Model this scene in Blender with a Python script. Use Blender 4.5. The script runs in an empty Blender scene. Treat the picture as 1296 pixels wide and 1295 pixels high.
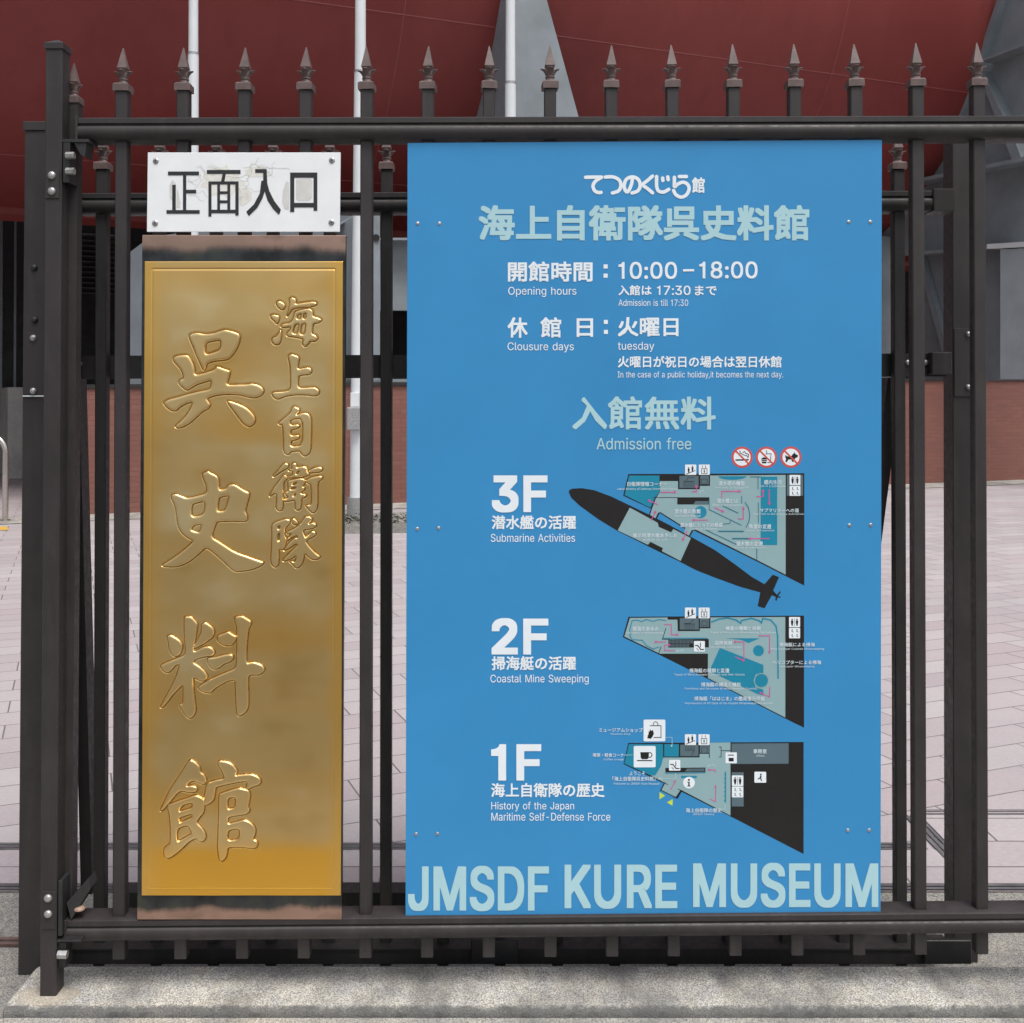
import bpy, math, random
import numpy as np
from mathutils import Vector, Matrix
from mathutils.geometry import tessellate_polygon
random.seed(7)
R = math.radians
S = bpy.context.scene
COL = S.collection

# ------------------------------------------------------------ camera, sky, sun, exposure
F = 1368.0                      # focal length in photo pixels (photo 1296 px wide)
PITCH = R(0.52)
CAM = Vector((0.0, -2.6, 1.46))
cam = bpy.data.cameras.new("camera")
cam.sensor_fit = 'HORIZONTAL'
cam.sensor_width = 36.0
cam.lens = 36.0 * F / 1296.0
cam.shift_y = -(647.5 - 493.0) / 1296.0
cam.clip_start = 0.05
cam.clip_end = 3000
cam_o = bpy.data.objects.new("camera", cam)
COL.objects.link(cam_o)
cam_o.location = CAM
cam_o.rotation_euler = (math.pi / 2 + PITCH, 0, 0)
S.camera = cam_o

SUN_EL, SUN_AZ = R(64), R(152)   # azimuth measured from +Y clockwise: behind the camera, to the right
W = bpy.data.worlds.new("World")
S.world = W
W.use_nodes = True
wn = W.node_tree
for n_ in list(wn.nodes):
    wn.nodes.remove(n_)
sky = wn.nodes.new('ShaderNodeTexSky')
sky.sky_type = 'NISHITA'
sky.sun_disc = False
sky.sun_elevation = SUN_EL
sky.sun_rotation = SUN_AZ
sky.air_density = 1.0
sky.dust_density = 5.0
hs = wn.nodes.new('ShaderNodeHueSaturation')   # cloud cover: the blue is mostly gone
hs.inputs['Saturation'].default_value = 0.48
bg = wn.nodes.new('ShaderNodeBackground')
bg.inputs['Strength'].default_value = 0.12
wo = wn.nodes.new('ShaderNodeOutputWorld')
wn.links.new(sky.outputs[0], hs.inputs['Color'])
wn.links.new(hs.outputs[0], bg.inputs['Color'])
wn.links.new(bg.outputs[0], wo.inputs['Surface'])
sun = bpy.data.lights.new("sun", 'SUN')
sun.energy = 1.75
sun.angle = R(26)
sun.color = (1.0, 0.97, 0.93)
sun_o = bpy.data.objects.new("sun", sun)
COL.objects.link(sun_o)
sd = Vector((math.sin(SUN_AZ) * math.cos(SUN_EL), math.cos(SUN_AZ) * math.cos(SUN_EL), math.sin(SUN_EL)))
sun_o.location = sd * 30
sun_o.rotation_euler = (-sd).to_track_quat('-Z', 'Y').to_euler()
S.view_settings.view_transform = 'Standard'
S.view_settings.look = 'None'
S.view_settings.exposure = 0.35
S.view_settings.gamma = 1.0
S.view_settings.use_curve_mapping = False

# ------------------------------------------------------------ photo pixel -> world
cp, sp = math.cos(PITCH), math.sin(PITCH)
def ray(px, py):
    a, b = (px - 648.0) / F, (493.0 - py) / F
    return Vector((a, cp - b * sp, sp + b * cp))
def P(px, py, Y):
    r = ray(px, py)
    return CAM + r * ((Y - CAM.y) / r.y)
ANG = R(22)
DA = Vector((math.cos(ANG), math.sin(ANG), 0))      # along the boat and the brick wall
DN = Vector((-math.sin(ANG), math.cos(ANG), 0))     # away from the viewer
C0 = Vector((CAM.x, CAM.y, 0))
def PN(px, py, n):
    r = ray(px, py)
    return CAM + r * (n / r.dot(DN))
def PA(px, py, a):
    r = ray(px, py)
    return CAM + r * (a / r.dot(DA))
def an(p):
    q = p - C0
    return q.dot(DA), q.dot(DN)
def AN(a, n, z):
    return C0 + DA * a + DN * n + Vector((0, 0, z))
def PG(px, py, z=0.0):
    r = ray(px, py)
    return CAM + r * ((z - CAM.z) / r.z)

# ------------------------------------------------------------ materials
def mat(name):
    m = bpy.data.materials.new(name)
    m.use_nodes = True
    t = m.node_tree
    return m, t, t.nodes['Principled BSDF']
def nd(t, typ, **kw):
    n = t.nodes.new(typ)
    for k, v in kw.items():
        if k in n.inputs:
            n.inputs[k].default_value = v
        else:
            setattr(n, k, v)
    return n
def ramp(t, fac, stops, ease=False):
    r = nd(t, 'ShaderNodeValToRGB')
    if ease:
        r.color_ramp.interpolation = 'EASE'
    e = r.color_ramp.elements
    while len(e) < len(stops):
        e.new(0.5)
    for q, (p, c) in zip(e, stops):
        q.position = p
        q.color = (c[0], c[1], c[2], 1) if not isinstance(c, (int, float)) else (c, c, c, 1)
    t.links.new(fac, r.inputs[0])
    return r.outputs[0]
def mix(t, fac, a, b, mode='MIX'):
    m = nd(t, 'ShaderNodeMixRGB', blend_type=mode)
    for i, v in enumerate((fac, a, b)):
        if hasattr(v, 'links'):
            t.links.new(v, m.inputs[i])
        elif isinstance(v, (int, float)):
            m.inputs[i].default_value = v if i == 0 else (v, v, v, 1)
        else:
            m.inputs[i].default_value = (v[0], v[1], v[2], 1)
    return m.outputs[0]
def pos(t, scale=(1, 1, 1), rot=(0, 0, 0)):
    g = nd(t, 'ShaderNodeNewGeometry')
    mp = nd(t, 'ShaderNodeMapping')
    mp.inputs['Scale'].default_value = scale
    mp.inputs['Rotation'].default_value = rot
    t.links.new(g.outputs['Position'], mp.inputs[0])
    return mp.outputs[0]
def noise(t, vec, scale, detail=4, rough=0.55):
    n = nd(t, 'ShaderNodeTexNoise', Scale=scale, Detail=detail, Roughness=rough)
    t.links.new(vec, n.inputs['Vector'])
    return n.outputs['Fac']
def bump(t, b, h, strength=0.3, dist=0.002):
    n = nd(t, 'ShaderNodeBump', Strength=strength, Distance=dist)
    t.links.new(h, n.inputs['Height'])
    t.links.new(n.outputs[0], b.inputs['Normal'])
def paint(name, c, rough=0.45, var=0.25, scale=6, bmp=0.0, spec=0.5, worn=0):
    m, t, b = mat(name)
    v = pos(t)
    f = noise(t, v, scale, 5, 0.6)
    lo = [x * (1 - var) for x in c]
    hi = [min(1, x * (1 + var)) for x in c]
    col = ramp(t, f, [(0.3, lo), (0.7, hi)])
    if worn:
        # dust on the paint, dried drips and small rusty chips
        du = noise(t, pos(t, (9, 9, 1.2)), 5.0, 5, 0.65)
        col = mix(t, ramp(t, du, [(0.5, 0.0), (0.8, 0.45)]), col, (0.062, 0.053, 0.05))
        ch = noise(t, v, 70, 4, 0.7)
        col = mix(t, ramp(t, ch, [(0.70, 0.0), (0.74, 0.8)]), col, (0.10, 0.055, 0.04))
    t.links.new(col, b.inputs['Base Color'])
    f2 = noise(t, v, scale * 9, 3, 0.6)
    t.links.new(ramp(t, f2, [(0.3, rough * 0.8), (0.7, min(1, rough * 1.25))]), b.inputs['Roughness'])
    b.inputs['Specular IOR Level'].default_value = spec
    if bmp:
        bump(t, b, noise(t, v, 350, 2, 0.5), bmp, 0.0006)
    return m

M = {}
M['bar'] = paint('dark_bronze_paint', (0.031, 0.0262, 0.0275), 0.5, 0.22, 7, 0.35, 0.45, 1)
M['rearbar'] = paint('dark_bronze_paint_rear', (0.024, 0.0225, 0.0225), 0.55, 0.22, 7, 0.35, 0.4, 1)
M['finial'] = paint('brown_finial_paint', (0.118, 0.082, 0.077), 0.5, 0.3, 30, 0.2)
M['zinc'] = paint('galvanised_steel', (0.42, 0.42, 0.42), 0.4, 0.3, 80)
M['zinc'].node_tree.nodes['Principled BSDF'].inputs['Metallic'].default_value = 0.7
M['black'] = paint('black_iron', (0.02, 0.02, 0.021), 0.45, 0.3, 20)
M['blue'] = paint('blue_print', (0.037, 0.258, 0.55), 0.38, 0.05, 3, 0.1, 0.4)
M['whiteink'] = paint('white_ink', (0.78, 0.85, 0.90), 0.5, 0.03, 9, 0, 0.3)
M['paleink'] = paint('pale_ink', (0.40, 0.63, 0.69), 0.5, 0.03, 9, 0, 0.3)
M['mapgrey'] = paint('map_grey_ink', (0.27, 0.42, 0.45), 0.5, 0.04, 9, 0, 0.3)
M['mapdark'] = paint('map_dark_grey_ink', (0.10, 0.155, 0.185), 0.5, 0.04, 9, 0, 0.3)
M['teal'] = paint('teal_ink', (0.012, 0.235, 0.37), 0.5, 0.04, 9, 0, 0.3)
M['tealdark'] = paint('dark_teal_ink', (0.02, 0.16, 0.24), 0.5, 0.04, 9, 0, 0.3)
M['ink'] = paint('black_ink', (0.016, 0.015, 0.015), 0.5, 0.1, 9, 0, 0.3)
M['pink'] = paint('pink_ink', (0.62, 0.085, 0.33), 0.5, 0.05, 9, 0, 0.3)
M['red'] = paint('red_ink', (0.62, 0.09, 0.075), 0.5, 0.05, 9, 0, 0.3)
M['yellow'] = paint('yellow_ink', (0.55, 0.72, 0.08), 0.5, 0.05, 9, 0, 0.3)
M['letter'] = paint('dark_lettering_film', (0.022, 0.023, 0.026), 0.4, 0.2, 40)
M['pole'] = paint('white_pole_paint', (0.62, 0.66, 0.68), 0.4, 0.06, 3)
M['steel'] = paint('stainless_steel', (0.6, 0.58, 0.55), 0.22, 0.1, 8)
M['steel'].node_tree.nodes['Principled BSDF'].inputs['Metallic'].default_value = 1.0
M['grey'] = paint('grey_cradle_paint', (0.20, 0.232, 0.252), 0.5, 0.2, 1.2)
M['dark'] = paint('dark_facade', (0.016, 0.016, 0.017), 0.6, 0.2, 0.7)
M['tactile'] = paint('yellow_tactile', (0.62, 0.38, 0.07), 0.7, 0.1, 9)
M['rust'] = paint('rusty_rail', (0.13, 0.085, 0.075), 0.7, 0.4, 20)
M['drain'] = paint('drain_steel', (0.12, 0.12, 0.125), 0.55, 0.3, 15)

def concrete(name, base, dark, speck=1.0, streaks=True, riser=None):
    m, t, b = mat(name)
    v = pos(t)
    big = noise(t, v, 2.3, 5, 0.6)
    mid = noise(t, v, 16, 5, 0.65)
    fine = noise(t, v, 240, 3, 0.75)
    vo = nd(t, 'ShaderNodeTexVoronoi', Scale=380.0)
    t.links.new(v, vo.inputs['Vector'])
    c = mix(t, ramp(t, big, [(0.35, 0.0), (0.68, 1.0)]), base, [x * 0.74 for x in base])
    c = mix(t, ramp(t, mid, [(0.38, 0.0), (0.66, 0.85)]), c, [base[0] * 1.15, base[1] * 1.09, base[2] * 0.93])
    c = mix(t, ramp(t, noise(t, v, 34, 5, 0.7), [(0.30, 0.6), (0.46, 0.0)]), c, [x * .45 for x in base])
    c = mix(t, ramp(t, fine, [(0.32, 0.85), (0.48, 0.0)]), c, dark)
    vb = nd(t, 'ShaderNodeRGBToBW')
    t.links.new(vo.outputs['Color'], vb.inputs[0])
    c = mix(t, 0.6 * speck, c, ramp(t, vb.outputs[0], [(0.2, 0.12), (0.5, 0.55), (0.8, 0.92)]), 'OVERLAY')
    if streaks:  # darker streaks slanting across the surface
        vs = pos(t, (2.6, 1.1, 1.0), (0, 0, R(-28)))
        s = noise(t, vs, 2.0, 4, 0.55)
        c = mix(t, ramp(t, s, [(0.46, 0.0), (0.68, 0.68)]), c, dark)
    if riser is not None:
        # grime and moss left on the worn front edge by splashing
        g = nd(t, 'ShaderNodeNewGeometry')
        sx = nd(t, 'ShaderNodeSeparateXYZ')
        t.links.new(g.outputs['Position'], sx.inputs[0])
        md = nd(t, 'ShaderNodeMath', operation='MULTIPLY_ADD')
        t.links.new(noise(t, v, 22, 5, 0.7), md.inputs[0])
        md.inputs[1].default_value = 0.022
        t.links.new(sx.outputs['Y'], md.inputs[2])
        mr = nd(t, 'ShaderNodeMapRange')
        t.links.new(md.outputs[0], mr.inputs['Value'])
        mr.inputs['From Min'].default_value = riser + .017
        mr.inputs['From Max'].default_value = riser + .007
        mr.inputs['To Max'].default_value = 0.85
        c = mix(t, mr.outputs[0], c, dark)
    hsv = nd(t, 'ShaderNodeHueSaturation', Saturation=0.75)
    t.links.new(c, hsv.inputs['Color'])
    t.links.new(hsv.outputs[0], b.inputs['Base Color'])
    b.inputs['Roughness'].default_value = 0.92
    bump(t, b, mix(t, 0.5, fine, vo.outputs['Distance']), 0.7, 0.004)
    return m
M['kerb'] = concrete('weathered_kerb_concrete', (0.50, 0.49, 0.455), (0.10, 0.10, 0.098), 1.0, True, -0.066)
M['strip'] = concrete('track_concrete', (0.27, 0.265, 0.25), (0.09, 0.09, 0.088), 1.0, False)
M['walk'] = concrete('front_pavement_concrete', (0.40, 0.39, 0.36), (0.16, 0.16, 0.155))
M['wallc'] = concrete('grey_wall_concrete', (0.48, 0.49, 0.48), (0.34, 0.345, 0.35), 0.3)
M['mortar'] = concrete('mortar_concrete', (0.44, 0.40, 0.335), (0.30, 0.265, 0.22), 0.5, False)
M['asphalt'] = concrete('asphalt', (0.16, 0.158, 0.15), (0.09, 0.09, 0.088), 1.0, False)

def paving(name, rot, bw, bh):
    m, t, b = mat(name)
    v = pos(t, (1, 1, 1), (0, 0, rot))
    br = nd(t, 'ShaderNodeTexBrick', Scale=1.0)
    br.inputs['Mortar Size'].default_value = 0.0035
    br.inputs['Mortar Smooth'].default_value = 0.1
    br.inputs['Brick Width'].default_value = bw
    br.inputs['Row Height'].default_value = bh
    br.inputs['Color1'].default_value = (0.38, 0.325, 0.342, 1)
    br.inputs['Color2'].default_value = (0.455, 0.420, 0.43, 1)
    br.inputs['Mortar'].default_value = (0.10, 0.088, 0.09, 1)
    t.links.new(v, br.inputs['Vector'])
    g = pos(t)
    big = noise(t, g, 0.9, 5, 0.6)
    fine = noise(t, g, 60, 4, 0.7)
    c = mix(t, ramp(t, big, [(0.35, 0.0), (0.7, 0.5)]), br.outputs['Color'], (0.30, 0.285, 0.30), 'MIX')
    c = mix(t, 0.16, c, ramp(t, fine, [(0.3, 0.25), (0.7, 0.75)]), 'OVERLAY')
    t.links.new(c, b.inputs['Base Color'])
    b.inputs['Roughness'].default_value = 0.8
    bump(t, b, mix(t, 0.25, ramp(t, br.outputs['Fac'], [(0, 1.0), (1, 0.0)]), fine), 0.5, 0.003)
    return m
M['pave'] = paving('rose_granite_paving', R(-22), 0.42, 0.21)
M['pavenear'] = paving('rose_granite_border_paving', 0, 0.40, 0.195)

def tiles(name):
    m, t, b = mat(name)
    tc = nd(t, 'ShaderNodeTexCoord')
    mp = nd(t, 'ShaderNodeMapping')
    mp.inputs['Rotation'].default_value = (R(90), 0, 0)
    t.links.new(tc.outputs['Object'], mp.inputs[0])
    br = nd(t, 'ShaderNodeTexBrick', Scale=1.0)
    br.inputs['Mortar Size'].default_value = 0.005
    br.inputs['Brick Width'].default_value = 0.23
    br.inputs['Row Height'].default_value = 0.066
    br.inputs['Color1'].default_value = (0.19, 0.075, 0.056, 1)
    br.inputs['Color2'].default_value = (0.225, 0.09, 0.068, 1)
    br.inputs['Mortar'].default_value = (0.15, 0.072, 0.06, 1)
    t.links.new(mp.outputs[0], br.inputs['Vector'])
    g = pos(t)
    big = noise(t, g, 0.8, 5, 0.6)
    c = mix(t, ramp(t, big, [(0.35, 0.0), (0.7, 0.45)]), br.outputs['Color'], (0.15, 0.062, 0.05))
    t.links.new(c, b.inputs['Base Color'])
    b.inputs['Roughness'].default_value = 0.6
    bump(t, b, ramp(t, br.outputs['Fac'], [(0, 1.0), (1, 0.0)]), 0.5, 0.006)
    return m
M['tiles'] = tiles('brown_wall_tile')

def hullmat():
    m, t, b = mat('red_hull_paint')
    v = pos(t, (1, 1, 0.5))
    f = noise(t, v, 0.5, 6, 0.6)
    c = ramp(t, f, [(0.3, (0.175, 0.031, 0.028)), (0.7, (0.235, 0.051, 0.046))])
    st = noise(t, pos(t, (6, 6, 0.35)), 1.0, 4, 0.6)
    c = mix(t, ramp(t, st, [(0.5, 0.0), (0.8, 0.35)]), c, (0.15, 0.030, 0.028))
    t.links.new(c, b.inputs['Base Color'])
    b.inputs['Roughness'].default_value = 0.5
    b.inputs['Specular IOR Level'].default_value = 0.3
    bump(t, b, noise(t, pos(t), 1.1, 3, 0.5), 0.25, 0.03)
    return m
M['hull'] = hullmat()
M['seam'] = paint('weld_seam_paint', (0.25, 0.066, 0.06), 0.5, 0.15, 3)

def brass(name, polish):
    m, t, b = mat(name)
    v = pos(t)
    f = noise(t, pos(t, (1.6, 1.0, 2.4)), 3.0, 2, 0.45)
    c = ramp(t, f, [(0.25, (0.70, 0.45, 0.16)), (0.48, (0.84, 0.59, 0.25)), (0.78, (0.96, 0.77, 0.42))], True)
    band = noise(t, pos(t, (0.7, 1, 3.2)), 2.6, 1, 0.4)
    c = mix(t, ramp(t, band, [(0.42, 0.0), (0.78, 0.75)], True), c, (0.86, 0.50, 0.12))
    # lacquer has gone pale in the handled middle and kept its orange tone along the rim; the foot band paints in the pavement's reflection
    g = nd(t, 'ShaderNodeNewGeometry')
    sx = nd(t, 'ShaderNodeSeparateXYZ')
    t.links.new(g.outputs['Position'], sx.inputs[0])
    wob = noise(t, pos(t, (2, 1, 2)), 4, 1, 0.4)
    def edge(axis, p0, p1):
        md = nd(t, 'ShaderNodeMath', operation='MULTIPLY_ADD')
        t.links.new(wob, md.inputs[0])
        md.inputs[1].default_value = 0.02 if axis == 'X' else 0.008
        t.links.new(sx.outputs[axis], md.inputs[2])
        mr = nd(t, 'ShaderNodeMapRange', interpolation_type='SMOOTHSTEP')
        t.links.new(md.outputs[0], mr.inputs['Value'])
        mr.inputs['From Min'].default_value = p0
        mr.inputs['From Max'].default_value = p1
        return mr.outputs[0]
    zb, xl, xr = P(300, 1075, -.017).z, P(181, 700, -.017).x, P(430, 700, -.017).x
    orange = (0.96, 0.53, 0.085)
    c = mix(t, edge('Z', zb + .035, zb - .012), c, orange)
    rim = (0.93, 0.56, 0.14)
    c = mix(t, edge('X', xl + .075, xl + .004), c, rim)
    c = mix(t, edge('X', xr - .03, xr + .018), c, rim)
    if polish:
        c = mix(t, 0.32, c, (0.98, 0.80, 0.46))
    t.links.new(c, b.inputs['Base Color'])
    b.inputs['Metallic'].default_value = 1.0
    rr = noise(t, v, 5, 1, 0.4)
    t.links.new(ramp(t, rr, [(0.2, 0.285), (0.8, 0.35)], True), b.inputs['Roughness'])
    return m
def crease_shade():  # brass darkened to paint in the shade round raised characters
    m, t, b = mat('shaded_crease_brass')
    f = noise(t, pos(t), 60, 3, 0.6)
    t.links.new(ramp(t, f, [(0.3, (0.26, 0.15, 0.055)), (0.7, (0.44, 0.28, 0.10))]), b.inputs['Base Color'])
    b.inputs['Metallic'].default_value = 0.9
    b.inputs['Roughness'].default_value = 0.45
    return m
M['crease_shade'] = crease_shade()
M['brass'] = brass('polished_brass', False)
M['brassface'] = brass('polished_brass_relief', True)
def bronze():
    m, t, b = mat('patinated_bronze')
    f = noise(t, pos(t, (2.0, 1, 3.2)), 3.0, 4, 0.5)
    c = ramp(t, f, [(0.30, (0.20, 0.135, 0.11)), (0.5, (0.46, 0.30, 0.24)), (0.7, (0.38, 0.26, 0.20))])
    g = nd(t, 'ShaderNodeNewGeometry')
    sx = nd(t, 'ShaderNodeSeparateXYZ')
    t.links.new(g.outputs['Position'], sx.inputs[0])
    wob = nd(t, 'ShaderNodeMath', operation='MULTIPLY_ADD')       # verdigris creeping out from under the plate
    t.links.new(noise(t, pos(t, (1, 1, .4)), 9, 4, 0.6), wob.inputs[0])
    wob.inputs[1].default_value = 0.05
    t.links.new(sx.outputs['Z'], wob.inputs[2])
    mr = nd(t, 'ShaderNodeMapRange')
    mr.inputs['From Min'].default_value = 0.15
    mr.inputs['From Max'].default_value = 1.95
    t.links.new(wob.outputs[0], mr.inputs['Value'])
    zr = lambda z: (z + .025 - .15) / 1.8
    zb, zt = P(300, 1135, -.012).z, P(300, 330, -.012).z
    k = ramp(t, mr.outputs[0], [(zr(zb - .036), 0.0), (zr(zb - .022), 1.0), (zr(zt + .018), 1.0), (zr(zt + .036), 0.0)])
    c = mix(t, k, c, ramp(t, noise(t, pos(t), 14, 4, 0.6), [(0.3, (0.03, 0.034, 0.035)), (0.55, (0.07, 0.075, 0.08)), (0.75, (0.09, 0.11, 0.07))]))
    t.links.new(c, b.inputs['Base Color'])
    b.inputs['Metallic'].default_value = 0.85
    b.inputs['Roughness'].default_value = 0.34
    return m
M['bronze'] = bronze()
def signwhite():
    m, t, b = mat('flaking_white_board')
    v = pos(t)
    f = noise(t, v, 14, 5, 0.65)
    t.links.new(ramp(t, f, [(0.35, (0.80, 0.83, 0.85)), (0.7, (0.86, 0.885, 0.90))]), b.inputs['Base Color'])
    b.inputs['Roughness'].default_value = 0.4
    bump(t, b, noise(t, v, 45, 4, 0.6), 0.12, 0.002)
    return m
M['board'] = signwhite()
M['peel'] = paint('bare_sign_base', (0.64, 0.64, 0.62), 0.6, 0.1, 30)
M['peelbeige'] = paint('yellowed_paint', (0.74, 0.735, 0.69), 0.6, 0.12, 40, 0.4)
M['mapink'] = paint('small_white_ink', (0.62, 0.73, 0.79), 0.5, 0.03, 9, 0, 0.3)
M['crack'] = paint('paint_crack', (0.56, 0.555, 0.53), 0.8, 0.2, 60)

# ------------------------------------------------------------ mesh helpers
class MB:
    def __init__(self):
        self.v, self.f = [], []
    def poly(self, pts):
        i = len(self.v)
        self.v += [tuple(p) for p in pts]
        self.f.append(tuple(range(i, i + len(pts))))
    def loft(self, rings, caps=True, closed=True):
        i0 = len(self.v)
        n = len(rings[0])
        for r in rings:
            self.v += [tuple(p) for p in r]
        for k in range(len(rings) - 1):
            for j in range(n if closed else n - 1):
                a, b = i0 + k * n + j, i0 + k * n + (j + 1) % n
                self.f.append((a, b, b + n, a + n))
        if caps:
            self.f.append(tuple(range(i0 + n - 1, i0 - 1, -1)))
            e = i0 + (len(rings) - 1) * n
            self.f.append(tuple(range(e, e + n)))
        return self
    def box(self, x0, x1, y0, y1, z0, z1, bv=0.0):
        if bv:
            o = lambda d: [(x0 + d, y0 + bv), (x0 + bv, y0 + d), (x1 - bv, y0 + d), (x1 - d, y0 + bv),
                           (x1 - d, y1 - bv), (x1 - bv, y1 - d), (x0 + bv, y1 - d), (x0 + d, y1 - bv)]
            self.loft([[(x, y, z0) for x, y in o(bv * 0.5)], [(x, y, z0 + bv * .5) for x, y in o(0)],
                       [(x, y, z1 - bv * .5) for x, y in o(0)], [(x, y, z1) for x, y in o(bv * 0.5)]])
        else:
            self.loft([[(x0, y0, z), (x1, y0, z), (x1, y1, z), (x0, y1, z)] for z in (z0, z1)])
        return self
    def beam(self, pts_a, pts_b):
        return self.loft([pts_a, pts_b])
    def tube(self, a, b, r, n=16, r2=None):
        a, b = Vector(a), Vector(b)
        d = (b - a).normalized()
        u = d.orthogonal().normalized()
        w = d.cross(u)
        r2 = r if r2 is None else r2
        ring = lambda c, rr: [c + (u * math.cos(2 * math.pi * k / n) + w * math.sin(2 * math.pi * k / n)) * rr for k in range(n)]
        return self.loft([ring(a, r), ring(b, r2)])
    def path(self, pts, r, n=14):
        pts = [Vector(p) for p in pts]
        rings = []
        u = None
        for i, p in enumerate(pts):
            d = (pts[min(i + 1, len(pts) - 1)] - pts[max(i - 1, 0)]).normalized()
            u = d.orthogonal().normalized() if u is None else (u - d * u.dot(d)).normalized()
            w = d.cross(u)
            rings.append([p + (u * math.cos(2 * math.pi * k / n) + w * math.sin(2 * math.pi * k / n)) * r for k in range(n)])
        return self.loft(rings)
    def dome(self, c, r, h, axis=(0, -1, 0), n=14):
        c, ax = Vector(c), Vector(axis).normalized()
        u = ax.orthogonal().normalized()
        w = ax.cross(u)
        rings = []
        for f, hh in ((1.0, 0), (1.0, .35), (.86, .68), (.6, .9), (.25, 1.0)):
            rings.append([c + (u * math.cos(2 * math.pi * k / n) + w * math.sin(2 * math.pi * k / n)) * r * f + ax * h * hh for k in range(n)])
        return self.loft(rings)

def wloc(o):
    p = Vector((0, 0, 0))
    while o is not None:
        p += o.location
        o = o.parent
    return p
def obj(name, mb, m, parent=None, loc=None, smooth=False, bevel=0.0):
    """links mesh data (given in world space) as one object; loc is its origin in world space"""
    base = wloc(parent) if parent else Vector((0, 0, 0))
    o0 = Vector(loc) if loc is not None else (base if parent else Vector((0, 0, 0)))
    me = bpy.data.meshes.new(name)
    me.from_pydata([tuple(Vector(p) - o0) for p in mb.v], [], mb.f)
    me.validate()
    me.update()
    me.materials.append(m)
    if smooth:
        me.polygons.foreach_set('use_smooth', [True] * len(me.polygons))
        try:
            me.set_sharp_from_angle(angle=R(38))
        except Exception:
            pass
    o = bpy.data.objects.new(name, me)
    COL.objects.link(o)
    if parent:
        o.parent = parent
    o.location = o0 - base
    if bevel:
        bv = o.modifiers.new('bevel', 'BEVEL')
        bv.width = bevel
        bv.segments = 2
        bv.limit_method = 'ANGLE'
    return o
def tag(o, label=None, cat=None, group=None, kind=None):
    for k, v in (('label', label), ('category', cat), ('group', group), ('kind', kind)):
        if v:
            o[k] = v
    return o
def thing(name, label, cat, loc, group=None):
    o = bpy.data.objects.new(name, None)
    o.empty_display_size = 0.1
    COL.objects.link(o)
    o.location = loc
    return tag(o, label, cat, group)
def fan(mb, loops, to3):
    """fill a loop (with optional hole loops), to3 maps 2-D to 3-D"""
    flat = [p for L in loops for p in L]
    tris = tessellate_polygon([[Vector((p[0], p[1], 0)) for p in L] for L in loops])
    i = len(mb.v)
    mb.v += [tuple(to3(p)) for p in flat]
    for a, b, c in tris:
        mb.f.append((i + a, i + b, i + c))
# ------------------------------------------------------------ the ground
def sheet(name, x0, x1, y0, y1, z, m):
    mb = MB()
    mb.poly([(x0, y0, z), (x1, y0, z), (x1, y1, z), (x0, y1, z)])
    return tag(obj(name, mb, m), kind='structure')
sheet('plaza_paving', -400, 400, 0.62, 600, 0.0, M['pave'])
near = MB()
for x0, x1, y1 in ((-8.0, 1.37, 0.905), (1.43, 12.0, 1.20)):
    near.poly([(x0, 0.665, 0.004), (x1, 0.665, 0.004), (x1, y1, 0.004), (x0, y1, 0.004)])
tag(obj('border_paving', near, M['pavenear']), kind='structure')
dr = MB()
def strip(x0, x1, y0, y1, z=0.006):
    n = 3 if y1 - y0 < 0.08 else 1
    dr.poly([(x0, y0, z), (x1, y0, z), (x1, y1, z), (x0, y1, z)])
for y in (0.905, 0.926, 0.947):
    strip(-8, 1.345, y, y + 0.013)
for y in (0.622, 0.644):
    strip(-8, 12, y, y + 0.014)
strip(1.43, 12, 1.20, 1.213)
strip(1.43, 12, 1.235, 1.245)
for x in (1.372, 1.392, 1.412):
    strip(x, x + 0.012, 0.66, 1.20)
tag(obj('drain_channel', dr, M['drain']), kind='structure')
mb = MB()
mb.loft([[(x, 0.112, -0.2), (x, 0.112, -0.03), (x, 0.45, -0.03), (x, 0.615, -0.004), (x, 0.625, -0.004), (x, 0.625, -0.2)] for x in (-60, 60)])
tag(obj('gate_track_concrete', mb, M['strip']), kind='structure')
mb = MB()
mb.box(-60, -1.192, -0.086, 0.268, -0.25, 0.012)
tag(obj('entrance_concrete', mb, M['strip']), kind='structure')
# kerb: chipped, slightly uneven edges
mb = MB()
rings = []
rk = random.Random(3)
xs = [-1.19 + 0.01 * i for i in range(380)] + [4, 12, 40]
for i, x in enumerate(xs):
    q = lambda s: rk.uniform(-s, s)
    k0 = 0.016 if i == 0 else 0.0
    rings.append([(x, -0.078 + q(.0022) + k0, -0.2), (x, -0.078 + q(.0028) + k0, 0.026), (x, -0.074 + q(.004) + k0, 0.037 - k0 * .5 + q(.0012)),
                  (x, -0.066 + q(.005) + k0, 0.045 - k0 * .5 + q(.001)), (x, -0.03, 0.0455 - k0 * .5 + q(.0006)), (x, 0.108, 0.045 - k0 * .5), (x, 0.112, -0.2)])
mb.loft(rings)
tag(obj('kerb', mb, M['kerb'], smooth=True), kind='structure')
mb = MB()
mb.box(-60, 60, -1.05, -0.087, -0.3, 0.029)
tag(obj('pavement', mb, M['walk']), kind='structure')
sheet('road', -400, 400, -400, -1.05, -0.10, M['asphalt'])
mb = MB()
for y in (0.325, 0.352):
    mb.box(-40, -1.16, y, y + 0.014, -0.03, -0.008)
tag(obj('gate_track', mb, M['rust']), kind='structure')

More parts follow.
